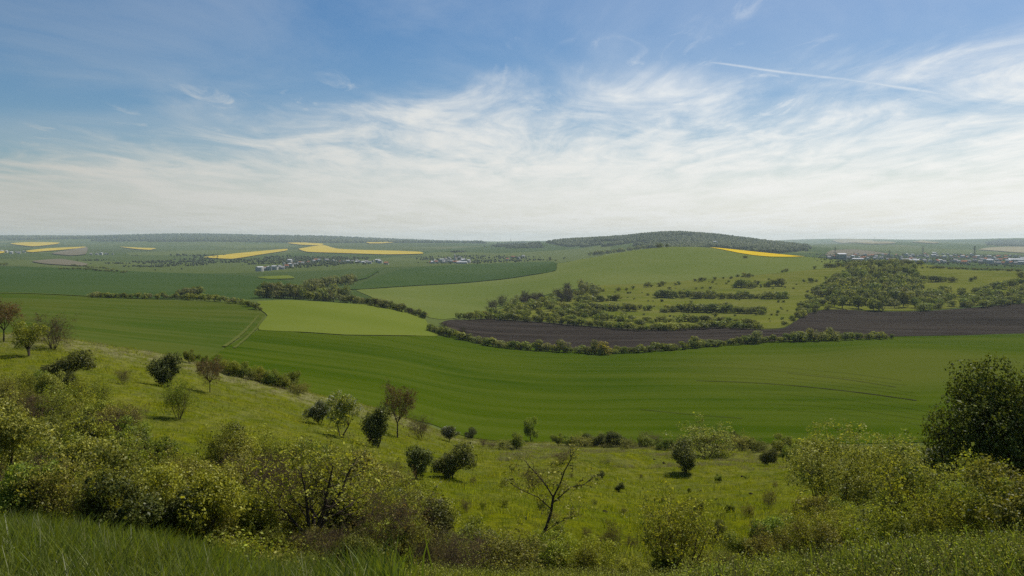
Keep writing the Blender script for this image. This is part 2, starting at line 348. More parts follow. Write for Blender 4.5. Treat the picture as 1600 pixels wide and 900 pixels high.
# ------------------------------------------------------------------ ground meshes
EDGE = 168.0
us = np.concatenate([np.linspace(-2.0, -0.78, 24, endpoint=False), np.linspace(-0.78, 0.78, 300), np.linspace(0.78, 2.0, 25)[1:]])
def grid_mesh(name, ys, apex, mat):
    ys = np.asarray(ys)
    Y = np.repeat(ys[:, None], len(us), 1)
    X = us[None, :]*np.maximum(ys+apex, apex+2)[:, None]
    Z = H(X, Y)
    V = np.stack([X, Y, Z], -1).reshape(-1, 3)
    n = len(us); i, j = np.meshgrid(np.arange(len(ys)-1), np.arange(n-1), indexing='ij')
    a = (i*n+j).ravel()
    me = mesh_np(name, V, [np.stack([a, a+1, a+n+1, a+n], 1)], [mat], smooth=True)
    return me, V
ys_near = np.concatenate([np.linspace(-60, 0.5, 20), np.exp(np.linspace(math.log(1.0), math.log(EDGE), 400))])
me, Vn = grid_mesh('meadow_slope', ys_near, 6.0, M['meadow'])
def dry_at(x, y):
    px = PX0+F*x/np.maximum(y, 1); base = 0.32+0.0*x
    crest = pchip([-400, 0, 250, 450, 600, 750, 900, 1250, 1600, 2000], [112, 112, 121, 119, 126, 142, 150, 155, 160, 160], px)
    b = 1.7*np.exp(-((y-crest+4)/8.0)**2)
    slope = 0.16*np.clip((y-95)/20, 0, 1)
    return np.clip(base*np.clip((y-30)/40, 0.2, 1)+b+slope, 0, 1.5)
at = me.attributes.new('dry', 'FLOAT', 'POINT'); at.data.foreach_set('value', dry_at(Vn[:, 0], Vn[:, 1]).astype(np.float32))
meadow = tag(obj('meadow_slope', me), kind='structure')
ys_far = np.exp(np.linspace(math.log(EDGE), math.log(15000.0), 450))
me, Vf = grid_mesh('valley_ground', ys_far, 6.0, M['valley'])
tag(obj('valley_ground', me), kind='structure')
ZMIN = min(Vn[:, 2].min(), Vf[:, 2].min()); ZMAX = max(Vn[:, 2].max(), Vf[:, 2].max())

def in_poly(x, y, poly):
    x = np.asarray(x); y = np.asarray(y); c = np.zeros(x.shape, bool); n = len(poly)
    for i in range(n):
        x1, y1 = poly[i]; x2, y2 = poly[(i+1) % n]
        if y1 == y2: continue
        c ^= ((y1 > y) != (y2 > y)) & (x < (x2-x1)*(y-y1)/(y2-y1)+x1)
    return c
KV = 6.0
def to_pl(v):
    if len(v) == 3: return (v[0], math.log(v[2]))
    q = hit(v[0], v[1], 60)
    if q is None: q = (0, 20000.0)
    return (v[0], math.log(q[1]))
def sheet(name, mat, pts, lift=1.0, label=None, step=14.0, smooth=True):
    """a field laid on the terrain inside an outline"""
    P = [to_pl(v) for v in pts]
    poly = []
    n = len(P)
    for i in range(n):
        p0, p1, p2, p3 = (np.array(P[(i+k) % n]) for k in (-1, 0, 1, 2))
        L = max(abs(p2[0]-p1[0]), abs(p2[1]-p1[1])*400); m_ = max(1, int(L/10))
        for t in np.arange(m_)/m_:
            lin = p1*(1-t)+p2*t
            if smooth:
                cr = 0.5*((2*p1)+(-p0+p2)*t+(2*p0-5*p1+4*p2-p3)*t*t+(-p0+3*p1-3*p2+p3)*t**3)
                lin = 0.5*lin+0.5*cr
            poly.append(tuple(lin))
    xs = np.array([p[0] for p in poly]); ls = np.array([p[1] for p in poly])
    stepl = max(0.012, (ls.max()-ls.min())/60)
    step = max(step, (xs.max()-xs.min())/110)
    gx, gl = np.meshgrid(np.arange(xs.min(), xs.max(), step), np.arange(ls.min(), ls.max(), stepl))
    gx = gx.ravel(); gl = gl.ravel()
    ins = in_poly(gx, gl, poly)
    gx, gl = gx[ins], gl[ins]
    co = [Vector((p[0]/100, p[1]*KV)) for p in poly] + [Vector((a/100, b_*KV)) for a, b_ in zip(gx, gl)]
    r = delaunay_2d_cdt(co, [], [list(range(len(poly)))], 1, 1e-5)
    vv = np.array([(v.x, v.y) for v in r[0]])
    px = vv[:, 0]*100; d = np.exp(vv[:, 1]/KV)
    x = (px-PX0)/F*d
    z = H(x, d)+(0.05+d*0.00045)*lift
    tri = np.array([f for f in r[2] if len(f) == 3], np.int64)
    if len(tri) == 0: return None
    a = np.stack([x, d], 1); e1 = a[tri[:, 1]]-a[tri[:, 0]]; e2 = a[tri[:, 2]]-a[tri[:, 0]]
    fl = (e1[:, 0]*e2[:, 1]-e1[:, 1]*e2[:, 0]) < 0
    tri[fl] = tri[fl][:, ::-1]
    o = tag(obj(name, mesh_np(name, np.stack([x, d, z], 1), [tri], [mat], smooth=True)), kind='structure')
    if label: o['label'] = label
    return o

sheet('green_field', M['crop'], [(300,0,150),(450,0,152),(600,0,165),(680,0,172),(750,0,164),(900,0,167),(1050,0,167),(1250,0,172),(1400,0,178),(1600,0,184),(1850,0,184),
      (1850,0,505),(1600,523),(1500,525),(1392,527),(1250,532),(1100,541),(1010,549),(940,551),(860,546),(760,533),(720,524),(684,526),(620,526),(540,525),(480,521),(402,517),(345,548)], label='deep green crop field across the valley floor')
sheet('green_field', M['crop_left'], [(-250,0,150),(0,0,150),(150,0,150),(300,0,152),(345,547),(372,530),(402,515),(414,493),(403,484),(380,474),(330,0,508),(250,0,520),(140,0,522),(0,0,521),(-250,0,521)], 0.9, label='patchy mid green field on the left')
sheet('pale_green_field', M['crop_light'], [(404,516),(418,494),(405,483),(402,472),(440,0,520),(500,0,530),(560,0,565),(610,0,606),(645,490),(664,498),(668,506),(690,517),(682,526),(620,525),(540,524),(480,520)], 1.6, label='pale green crop field left of centre')
sheet('ploughed_field', M['plough'], [(690,505),(705,500),(760,498),(830,502),(900,508),(1000,515),(1060,514),(1120,511),(1190,515),(1225,513),(1262,490),(1300,483),(1350,486),(1450,486),(1530,480),(1600,474),(1850,0,800),(1850,0,560),(1600,521),(1500,524),(1400,526),(1300,529),(1230,532),(1100,540),(1010,548),(940,550),(860,545),(760,531),(720,520)], 0.6, label='dark brown ploughed field')
sheet('pale_green_field', M['crop_hill'], [(556,454),(600,451),(680,446),(760,440),(830,431),(868,424),(872,412),(900,0,1640),(950,396),(1000,389.5),(1050,0,1750),(1100,0,1740),(1150,0,1650),(1250,0,1560),(1320,0,1530),(1300,418),(1230,426),(1150,433),(1060,440),(1000,444),(940,446),(900,452),(850,462),(800,474),(740,494),(690,500),(672,497),(640,484),(600,0,770)], 1.0, label='light green crop field over the rounded hill')
sheet('dark_green_field', M['crop_dark'], [(548,453),(570,441),(600,430),(630,421),(700,415),(780,412),(840,410),(866,410),(868,423),(830,430),(760,439),(680,445),(600,450)], 1.6, label='dark green band of field below the village')
sheet('dark_green_field', M['crop_dark'], [(-250,0,640),(0,0,640),(140,0,650),(280,0,650),(400,0,670),(440,0,760),(470,446),(440,438),(400,432),(340,429),(280,427),(200,424),(100,419),(0,0,1520),(-250,0,1520)], 1.0, label='dark green field behind the left hedge')
sheet('grass_verge', M['crop_light'], [(-250,0,530),(0,0,530),(140,0,532),(280,0,535),(380,0,545),(380,0,570),(280,0,575),(140,0,575),(0,0,575),(-250,0,575)], 1.5)
sheet('pasture', M['pasture'], [(905,455),(940,446),(1000,444),(1060,440),(1150,433),(1230,426),(1310,415),(1440,0,1440),(1600,0,1140),(1850,0,1140),(1850,0,810),(1600,472),(1450,485),(1350,485),(1290,484),(1262,489),(1225,512),(1190,514),(1120,510),(1060,513),(1000,514),(900,507),(830,501),(760,497),(720,497),(760,488),(820,471)], 0.9, label='olive pasture with rows of bushes on the hillside')
# blossoming rapeseed and bare fields, far off
for pts, mat, nm, lb in [
    ([(318,403),(360,398),(400,394),(448,390),(446,393),(400,400),(362,405.5)], 'rape_hazed', 'rapeseed_field', 'yellow rapeseed field, slim wedge left of the largest one'),
    ([(466,390),(482,387),(505,384),(516,387),(530,390),(560,391.5),(620,393),(656,394.5),(660,397.5),(600,398.5),(520,396),(480,394.5)], 'rape_hazed', 'rapeseed_field', 'long yellow rapeseed field left of centre below the horizon'),
    ([(448,380.5),(475,380),(505,382),(500,384.5),(470,383.5)], 'rape_hazed', 'rapeseed_field', 'thin pale yellow field strip just above the largest rapeseed field'),
    ([(572,379.5),(590,377.5),(614,378.3),(618,379.5),(595,381.5),(578,381.5)], 'rape_hazed', 'rapeseed_field', 'small pale yellow field close under the horizon left of centre'),
    ([(16,381.5),(40,379.5),(92,380),(88,382.5),(52,386),(30,384)], 'rape_hazed', 'rapeseed_field', 'yellow field high in the far left corner of the valley'),
    ([(40,393),(75,389),(133,386.5),(128,388.5),(90,392),(50,395)], 'rape_hazed', 'rapeseed_field', 'narrow yellow strip at far left above the brown field'),
    ([(-20,395),(-10,392),(10,393),(6,396),(-14,399)], 'rape_hazed', 'rapeseed_field', 'yellow field cut by the left edge of the picture'),
    ([(186,386.5),(215,388),(244,389),(234,391.5),(212,390)], 'rape_hazed', 'rapeseed_field', 'thin yellow strip alone on the far left slope'),
    ([(1108,0,1720),(1150,0,1710),(1200,0,1670),(1230,0,1620),(1258,0,1565),(1238,0,1500),(1205,0,1480),(1178,0,1500),(1152,0,1550),(1126,0,1640)], 'rape', 'rapeseed_field', 'bright yellow rapeseed field on the crest of the rounded hill'),
    ([(1300,376.5),(1320,374.8),(1360,376.3),(1400,380.8),(1350,381.5)], 'tan', 'bare_field', 'pale tan field on the far ridge right of the wooded hill'),
    ([(1425,379),(1440,376.5),(1470,379.5),(1460,381.3)], 'tan', 'bare_field', 'small tan field on the far right ridge'),
    ([(1528,391),(1550,387.5),(1600,386.5),(1700,387),(1700,398),(1600,396),(1560,393)], 'tan', 'bare_field', 'tan field at the right edge beyond the town'),
    ([(80,397),(105,392),(136,387),(134,398),(110,400)], 'fallow', 'bare_field', 'grey brown fallow field in the far left'),
    ([(50,409),(95,405.5),(138,413.5),(125,416.5),(70,413)], 'fallow', 'bare_field', 'pale brown field above the dark green one at far left'),
    ([(1290,400),(1300,392),(1340,391),(1384,397),(1330,401)], 'fallow', 'bare_field', 'grey pink bare field left of the town'),
    ([(400,434),(450,431.5),(460,436),(420,437)], 'crop_light', 'pale_green_field', 'small pale field beside the tree belt'),
]:
    sheet(nm, M[mat], pts, 2.2, label=lb, step=5.0)

def ribbon(name, mat, pts, width, lift=2.0, label=None):
    P = np.array([to_pl(v) for v in pts]); d = np.exp(P[:, 1]); xy = np.stack([(P[:, 0]-PX0)/F*d, d], 1)
    q = []
    for i in range(len(xy)-1):
        n = max(2, int(np.linalg.norm(xy[i+1]-xy[i])/2.5))
        for t in np.arange(n)/n: q.append(xy[i]*(1-t)+xy[i+1]*t)
    q.append(xy[-1]); q = np.array(q)
    if len(q) > 9:
        for _ in range(12): q[1:-1] = (q[:-2]+2*q[1:-1]+q[2:])/4
    tg = np.gradient(q, axis=0); tg /= np.linalg.norm(tg, axis=1)[:, None]+1e-9
    nr = np.stack([-tg[:, 1], tg[:, 0]], 1)
    wv_ = width*(0.8+0.4*rng.random(len(q)))[:, None]/2
    a, b_ = q+nr*wv_, q-nr*wv_
    V = np.vstack([a, b_]); z = H(V[:, 0], V[:, 1])+(0.05+V[:, 1]*0.00045)*lift
    n = len(q); i = np.arange(n-1)
    o = tag(obj(name, mesh_np(name, np.column_stack([V, z]), [np.stack([i, n+i, n+i+1, i+1], 1)], [mat])), kind='structure')
    if label: o['label'] = label
ribbon('wheel_track', M['soil'], [(1088,596),(1160,598),(1250,604),(1340,614),(1432,627)], 0.9, label='dark wheel track curving across the green field')
ribbon('wheel_track', M['soil'], [(1230,584),(1310,592),(1400,606)], 0.45)
ribbon('wheel_track', M['soil'], [(1000,641),(1080,650),(1160,655)], 0.35)
M['tread'] = field_mat('trodden_crop', (0.028, 0.045, 0.004), (0.045, 0.06, 0.008), 0.05, 0, (0.05, 0.3), 0.4)
for off in (-34, -26, -14, -8, 9, 18, 27, 36, 47):
    ribbon('wheel_track', M['tread'], [(1110+off*2.2, 597+off*0.95), (1190+off*2, 600+off*0.95), (1270+off*1.6, 606+off*0.95), (1350+off*1.2, 615+off*0.95), (1440+off*0.9, 628+off*0.95)], 0.2 if off % 2 else 0.3)
ribbon('farm_track', M['track'], [(404,494),(392,508),(376,524),(350,543)], 1.3, 2.6)
ribbon('farm_track', M['track'], [(412,497),(402,512),(386,528),(366,545)], 1.0, 2.6)
ribbon('field_edge', M['crop_dark'], [(545,441),(570,435),(590,424)], 9, 2.5)

# ------------------------------------------------------------------ plants
def tubes(segs, sides=4):
    """segs: (n, 8) p0 p1 r0 r1"""
    s = np.asarray(segs, float); p0, p1, r0, r1 = s[:, :3], s[:, 3:6], s[:, 6], s[:, 7]
    t = p1-p0; t /= np.linalg.norm(t, axis=1)[:, None]+1e-9
    ref = np.where(np.abs(t[:, 2:3]) > 0.9, np.array([[1., 0, 0]]), np.array([[0, 0, 1.]]))
    a = np.cross(t, ref); a /= np.linalg.norm(a, axis=1)[:, None]; b_ = np.cross(t, a)
    V = []
    for p, r in ((p0, r0), (p1, r1)):
        for k_ in range(sides):
            an = 6.2832*k_/sides
            V.append(p+(a*math.cos(an)+b_*math.sin(an))*r[:, None])
    V = np.stack(V, 1); n = len(s); base = np.arange(n)*2*sides
    fs = [np.stack([base+k_, base+(k_+1) % sides, base+sides+(k_+1) % sides, base+sides+k_], 1) for k_ in range(sides)]
    return V.reshape(-1, 3), np.concatenate(fs)
def leaves(P, size, r, up=0.25, aspect=0.62, outward=None):
    n = len(P)
    nrm = r.normal(size=(n, 3)); nrm[:, 2] += up*2
    if outward is not None: nrm = nrm*0.55+outward*1.4
    nrm /= np.linalg.norm(nrm, axis=1)[:, None]+1e-9
    t = np.cross(nrm, r.normal(size=(n, 3))); t /= np.linalg.norm(t, axis=1)[:, None]+1e-9
    b_ = np.cross(nrm, t)
    L = (size*np.exp(r.normal(-0.08, 0.38, n)))[:, None]
    V = np.stack([P-t*L*0.5, P+b_*L*0.5*aspect+nrm*L*0.08, P+t*L*0.5, P-b_*L*0.5*aspect+nrm*L*0.08], 1)
    i = np.arange(n)*4
    return V.reshape(-1, 3), np.stack([i, i+1, i+2, i+3], 1)

def grow(seed, stems=6, H_=3.0, lean=0.5, trunk=0.0, levels=3, kids=(7, 6, 5), ratio=0.55, up=0.25, wig=0.25, r0=0.04, twist=0.0, cone=0.9, first=0.25):
    """a branching skeleton: returns segments and the twig points that may carry leaves"""
    r = np.random.default_rng(seed); segs = []; tips = []
    def branch(p, dirv, L, rad, lev):
        n = 5 if lev < 2 else (4 if lev == 2 else 3)
        pts = [p]; d = dirv/np.linalg.norm(dirv)
        for i in range(n):
            d = d+r.normal(size=3)*wig*(0.6 if lev == 0 else 1.0)+np.array([0, 0, up*(0.5 if lev < levels else 0.1)])
            d /= np.linalg.norm(d); pts.append(pts[-1]+d*L/n)
        for i in range(n):
            a, b_ = rad*(1-0.75*i/n), rad*(1-0.75*(i+1)/n)
            segs.append((*pts[i], *pts[i+1], a, b_))
        if lev >= levels:
            for i in range(1, n+1): tips.append((*pts[i], *(pts[i]-pts[i-1])))
            return
        if lev == levels-1: tips.append((*pts[-1], *(pts[-1]-pts[-2])))
        nk = kids[min(lev, len(kids)-1)]
        for q in range(nk):
            t = first+(1-first)*(q+r.random())/nk if lev == 0 else 0.2+0.8*(q+r.random())/nk
            f = t*n; i = min(int(f), n-1); pos = pts[i]+(pts[i+1]-pts[i])*(f-i)
            dd = pts[i+1]-pts[i]; dd /= np.linalg.norm(dd)
            side = np.cross(dd, r.normal(size=3)); side /= np.linalg.norm(side)
            nd = dd*(1-cone*0.55)+side*cone
            branch(pos, nd, L*ratio*(1.15-0.45*t)*r.uniform(0.7, 1.25), max(rad*(1-0.7*t)*0.55, 0.004), lev+1)
    if trunk > 0:
        tp = np.array([0., 0, -0.3]); d = np.array([r.normal()*twist, r.normal()*twist, 1.0]); n = 5
        for i in range(n):
            d = d+r.normal(size=3)*np.array([twist, twist, 0]); d /= np.linalg.norm(d)
            q = tp+d*(trunk+0.3)/n; segs.append((*tp, *q, r0*2.0*(1-0.08*i), r0*2.0*(1-0.08*(i+1)))); tp = q
        base = tp
    else: base = np.array([0., 0, -0.15])
    for k_ in range(stems):
        az = 6.2832*(k_+r.uniform(-.4, .4))/stems; ln = lean*r.uniform(0.3, 1.15)
        branch(base+np.array([math.cos(az), math.sin(az), 0])*(0.03*H_ if trunk == 0 else 0.01)*r.random()*2, np.array([math.cos(az)*ln, math.sin(az)*ln, 1.0]), (H_-trunk)*r.uniform(0.62, 0.95), r0*r.uniform(0.7, 1.1), 0)
    return np.array(segs), np.array(tips)

def plant_meshes(kind, seed, leaf, n_leaf, size, spread=0.12, up=0.25, extra=None, bark='twig', names=('branches', 'foliage'), **kw):
    segs, tips = grow(seed, **kw)
    r = np.random.default_rng(seed+999)
    thick = segs[:, 6] > 0.02
    parts = []
    V1, F1 = tubes(segs[thick], 6) if thick.any() else (np.zeros((0, 3)), np.zeros((0, 4), int))
    V2, F2 = tubes(segs[~thick], 3)
    V = np.vstack([V1, V2]); Fs = np.vstack([F1, F2+len(V1)])
    parts.append((names[0], mesh_np(kind+'_wood', V, [Fs], [M[bark]])))
    zmax = max(tips[:, 2].max(), 0.1)
    if n_leaf:
        pick = r.integers(0, len(tips), n_leaf)
        nc = n_leaf//6; pick = np.repeat(r.integers(0, len(tips), nc+1), 6)[:n_leaf]
        off = np.repeat(r.normal(size=(nc+1, 3))*spread, 6, axis=0)[:n_leaf]-tips[pick, 3:]*np.repeat(r.random((nc+1, 1)), 6, axis=0)[:n_leaf]
        P = tips[pick, :3]+off+r.normal(size=(n_leaf, 3))*size*0.8
        P[:, 2] = np.maximum(P[:, 2], 0.05)
        LV, LF = leaves(P, size, r, up)
        parts.append((names[1], mesh_np(kind+'_leaves', LV, [LF], [M[leaf]])))
    if extra:
        nm, mt, cnt, sz = extra
        pick = r.integers(0, len(tips), cnt)
        P = tips[pick, :3]+r.normal(size=(cnt, 3))*spread*0.9
        LV, LF = leaves(P, sz, r, 0.5, 0.9)
        parts.append((nm, mesh_np(kind+'_bloom', LV, [LF], [M[mt]])))
    allv = tips[:, :3]
    width = 2*np.percentile(np.hypot(allv[:, 0], allv[:, 1]), 92)
    return dict(parts=parts, h=float(np.percentile(allv[:, 2], 99)), w=float(width))

TB = ('trunk', 'crown')
PL = {}
def lobed(kind, seed, leaf, W_, H_, z0, lobes, n_leaf, size, r0=0.08, names=TB, stems=3, extra=None):
    """a dense round crown: limbs to overlapping lobes, leaf clusters through the shell of each lobe"""
    r = np.random.default_rng(seed); segs = []; Cs = []; Rs = []
    for k_ in range(lobes):
        u = r.normal(size=3); u /= np.linalg.norm(u); u[2] = u[2]*0.9+0.1
        rr = r.uniform(0.35, 0.95)
        zc = z0+(H_-z0)*0.52
        c = np.array([u[0]*W_/2*rr, u[1]*W_/2*rr, zc+u[2]*(H_-z0)/2*rr])
        R_ = r.uniform(0.15, 0.36)*min(W_, H_-z0)*0.8
        c[2] = max(c[2], z0+R_*0.6); Cs.append(c); Rs.append(R_)
    Cs = np.array(Cs); Rs = np.array(Rs)
    feet = [np.array([r.normal()*0.10*W_*(stems > 2), r.normal()*0.10*W_*(stems > 2), -0.25])*np.array([1, 1, 1]) for _ in range(stems)]
    if stems == 2: feet = [np.array([0, 0, -0.25]), np.array([0.02, 0.03, -0.25])]
    forks = [f_+np.array([r.normal()*0.11*W_, r.normal()*0.11*W_, z0*0.75+0.25*(H_-z0)*r.random()+0.3]) for f_ in feet]
    for a, b_ in zip(feet, forks): segs.append((*a, *b_, r0*1.4, r0))
    for c, R_ in zip(Cs, Rs):
        k_ = int(np.argmin([np.hypot(c[0]-f_[0], c[1]-f_[1]) for f_ in forks])); p = forks[k_]; m_ = (p+c)/2+r.normal(size=3)*0.12*R_
        segs.append((*p, *m_, r0*0.6, r0*0.4)); segs.append((*m_, *c, r0*0.4, r0*0.2))
        for _ in range(9):
            u = r.normal(size=3); u /= np.linalg.norm(u); q = c+u*R_*r.uniform(0.7, 1.0); segs.append((*c, *q, r0*0.14, r0*0.05))
    thick = np.array(segs)[:, 6] > 0.02; sg = np.array(segs)
    V1, F1 = tubes(sg[thick], 6); V2, F2 = tubes(sg[~thick], 3) if (~thick).any() else (np.zeros((0, 3)), np.zeros((0, 4), int))
    parts = [(names[0], mesh_np(kind+'_wood', np.vstack([V1, V2]), [np.vstack([F1, F2+len(V1)])], [M['bark']]))]
    wts = Rs**2/np.sum(Rs**2); nc = n_leaf//7; pk = r.choice(lobes, nc, p=wts)
    u = r.normal(size=(nc, 3)); u /= np.linalg.norm(u, axis=1)[:, None]
    pos = Cs[pk]+u*(Rs[pk]*r.uniform(0.5, 1.1, nc)**0.7)[:, None]
    P = np.repeat(pos, 7, axis=0)+r.normal(size=(nc*7, 3))*size*0.95; Ou = np.repeat(u, 7, axis=0)
    kp = P[:, 2] > 0.05; P, Ou = P[kp], Ou[kp]
    LV, LF = leaves(P, size, r, 0.35, 0.65, Ou*0.35)
    parts.append((names[1], mesh_np(kind+'_leaves', LV, [LF], [M[leaf]])))
    if extra:
        nm, mt, cnt, sz = extra; nb = cnt//6; pk = r.choice(lobes, nb, p=wts); u = r.normal(size=(nb, 3)); u /= np.linalg.norm(u, axis=1)[:, None]
        P = np.repeat(Cs[pk]+u*Rs[pk][:, None]*1.03, 6, axis=0)+r.normal(size=(nb*6, 3))*sz
        LV, LF = leaves(P, sz, r, 0.5, 0.9); parts.append((nm, mesh_np(kind+'_bloom', LV, [LF], [M[mt]])))
    return dict(parts=parts, h=float(np.percentile(P[:, 2], 99.8)), w=float(2*np.percentile(np.hypot(P[:, 0], P[:, 1]), 97)))
PL['young0'] = lobed('young_shrub', 10, 'young', 3.4, 2.8, 0.2, 15, 12500, 0.08, 0.03, ('branches', 'foliage'), 6)
PL['young1'] = plant_meshes('young_shrub', 11, 'young', 7000, 0.078, 0.11, stems=8, H_=3.0, lean=0.6, kids=(7, 6, 3), r0=0.028)
PL['young2'] = plant_meshes('olive_shrub', 12, 'olive', 6500, 0.078, 0.11, stems=8, H_=3.0, lean=0.6, kids=(7, 6, 3), r0=0.028)
PL['young3'] = lobed('olive_shrub', 13, 'olive', 3.4, 2.6, 0.1, 14, 12000, 0.082, 0.03, ('branches', 'foliage'), 6)
for i in range(2):
    PL['green%d' % i] = lobed('green_shrub', 20+i, 'green', 3.2, 2.6, 0.15, 13, 13000, 0.08, 0.03, ('branches', 'foliage'), 6)
for i in range(2):
    PL['bare%d' % i] = plant_meshes('twiggy_shrub', 30+i, 'brown', 2600, 0.05, 0.06, stems=9, H_=2.8, lean=0.55, kids=(9, 6, 4), r0=0.026, wig=0.2)
for i in range(2):
    PL['dark%d' % i] = lobed('dark_bush', 40+i, 'dark', 3.0, 3.0, 0.12, 12, 10000, 0.11, 0.06, TB, 2)
PL['bronze'] = plant_meshes('bronze_tree', 50, 'brown', 7000, 0.10, 0.12, stems=6, H_=4.6, lean=0.7, kids=(9, 7, 3), r0=0.05, trunk=1.3, names=TB, bark='bark')
PL['bloom'] = lobed('blossom_tree', 51, 'green', 4.8, 5.0, 1.15, 14, 9500, 0.13, 0.08, TB, 2, ('blossom', 'white', 1500, 0.12))
PL['bloom_bush'] = lobed('blossom_bush', 52, 'dark', 3.2, 2.8, 0.25, 11, 8000, 0.11, 0.05, TB, 2, ('blossom', 'white', 1000, 0.10))
PL['leafy'] = lobed('leafy_tree', 53, 'young', 4.2, 4.4, 1.0, 14, 8000, 0.13, 0.08, TB, 2)
PL['tall'] = lobed('big_tree', 60, 'deep', 8.6, 8.2, 0.5, 46, 62000, 0.15, 0.16, TB, 4)
PL['wide'] = lobed('wide_shrub', 61, 'olive', 6.6, 5.0, 0.2, 34, 38000, 0.088, 0.06, ('branches', 'foliage'), 9)
PL['open'] = plant_meshes('open_tree', 62, 'young', 5500, 0.09, 0.12, stems=5, H_=5.0, lean=0.75, kids=(8, 7, 4), r0=0.085, trunk=0.8, twist=0.1, names=TB, bark='bark', wig=0.2)
def crooked_tree():
    r = np.random.default_rng(63); sg = []; U = 5.0/165
    def limb(pts, ra, rb, depth):
        pts = [np.array([a*U, dp*U, b_*U]) for a, dp, b_ in pts]
        for i in range(len(pts)-1):
            f0, f1 = i/(len(pts)-1), (i+1)/(len(pts)-1); sg.append((*pts[i], *pts[i+1], ra+(rb-ra)*f0, ra+(rb-ra)*f1))
        if depth == 0: return
        for i in range(1, len(pts)):
            for _ in range(5):
                p = pts[i-1]+(pts[i]-pts[i-1])*r.random(); d = (pts[i]-pts[i-1]); d = d/np.linalg.norm(d)+r.normal(size=3)*0.75+np.array([0, 0, 0.25]); q = p; rr = max(rb*0.75, 0.008)
                for k_ in range(4):
                    d = d/np.linalg.norm(d)+r.normal(size=3)*0.35; n_ = q+d/np.linalg.norm(d)*r.uniform(4, 8)*U; sg.append((*q, *n_, rr, rr*0.7)); rr *= 0.7
                    if r.random() < 0.7:
                        e = d+r.normal(size=3)*0.9; m_ = n_+e/np.linalg.norm(e)*r.uniform(4, 9)*U; sg.append((*n_, *m_, rr*0.8, rr*0.4))
                    q = n_
    limb([(0,0,-6),(6,0,12),(14,2,28),(21,0,48),(26,2,70),(28,0,92)], 0.07, 0.04, 0)
    limb([(28,0,92),(21,-4,110),(13,4,122),(4,2,136),(-2,5,146)], 0.03, 0.011, 1)
    limb([(28,0,92),(36,5,112),(40,0,132),(46,-5,150),(45,-4,165)], 0.032, 0.011, 1)
    limb([(27,2,82),(46,6,104),(60,2,110),(70,6,120)], 0.028, 0.010, 1)
    limb([(26,2,74),(12,-8,96),(-4,-4,104),(-16,-8,116)], 0.025, 0.010, 1)
    limb([(18,0,40),(34,6,52),(46,4,60),(56,8,62)], 0.02, 0.009, 1)
    sg_ = np.array(sg); V, Fq = tubes(sg_, 5); tips = sg_[sg_[:, 7] < 0.007, 3:6]
    pk = np.repeat(r.integers(0, len(tips), 330), 5); LV, LF = leaves(tips[pk]+r.normal(size=(len(pk), 3))*0.07, 0.075, r)
    return dict(parts=[('trunk', mesh_np('crooked_wood', V, [Fq], [M['bark']])), ('crown', mesh_np('crooked_leaves', LV, [LF], [M['olive']]))], h=5.0, w=2.6)
PL['crooked'] = crooked_tree()
PL['vase'] = plant_meshes('vase_shrub', 64, 'young', 8000, 0.075, 0.10, stems=9, H_=3.8, lean=0.6, kids=(8, 7, 3), r0=0.04, wig=0.18)

def plant(var, name, px, py, hpx, label, cat, group=None, wpx=None, rz=None, real_h=None):
    q = hit(px, py)
    v = PL[var]; d = q[1]
    if var == 'crooked': rz = 0.0
    h = real_h if real_h else hpx*d/F
    sz = h/v['h']; sx = sz if wpx is None else (wpx*d/F)/v['w']
    sx = min(max(sx, sz*0.55), sz*1.9)
    o = link(bpy.data.objects.new(name, None)); o.empty_display_size = 0.3
    o.location = (q[0], d, float(H(q[0], d))-0.05)
    o.rotation_euler = (0, 0, rng.uniform(0, 6.28) if rz is None else rz)
    o.scale = (sx, sx, sz)
    tag(o, label, cat, group)
    for nm, me in v['parts']:
        obj(nm, me, o)
    return o

ORD = ['', 'first', 'second', 'third', 'fourth', 'fifth', 'sixth', 'seventh', 'eighth', 'ninth', 'tenth', 'eleventh', 'twelfth', 'thirteenth', 'fourteenth', 'fifteenth', 'sixteenth', 'seventeenth', 'eighteenth', 'nineteenth', 'twentieth']
TENS = {2: 'twenty', 3: 'thirty', 4: 'forty', 5: 'fifty', 6: 'sixty', 7: 'seventy', 8: 'eighty', 9: 'ninety'}
def ordn(n):
    if n == 100: return 'hundredth'
    if n > 100: return 'hundred and '+ordn(n-100)
    if n <= 20: return ORD[n]
    t, u = divmod(n, 10)
    return TENS[t][:-1]+'ieth' if u == 0 else TENS[t]+'-'+ORD[u]

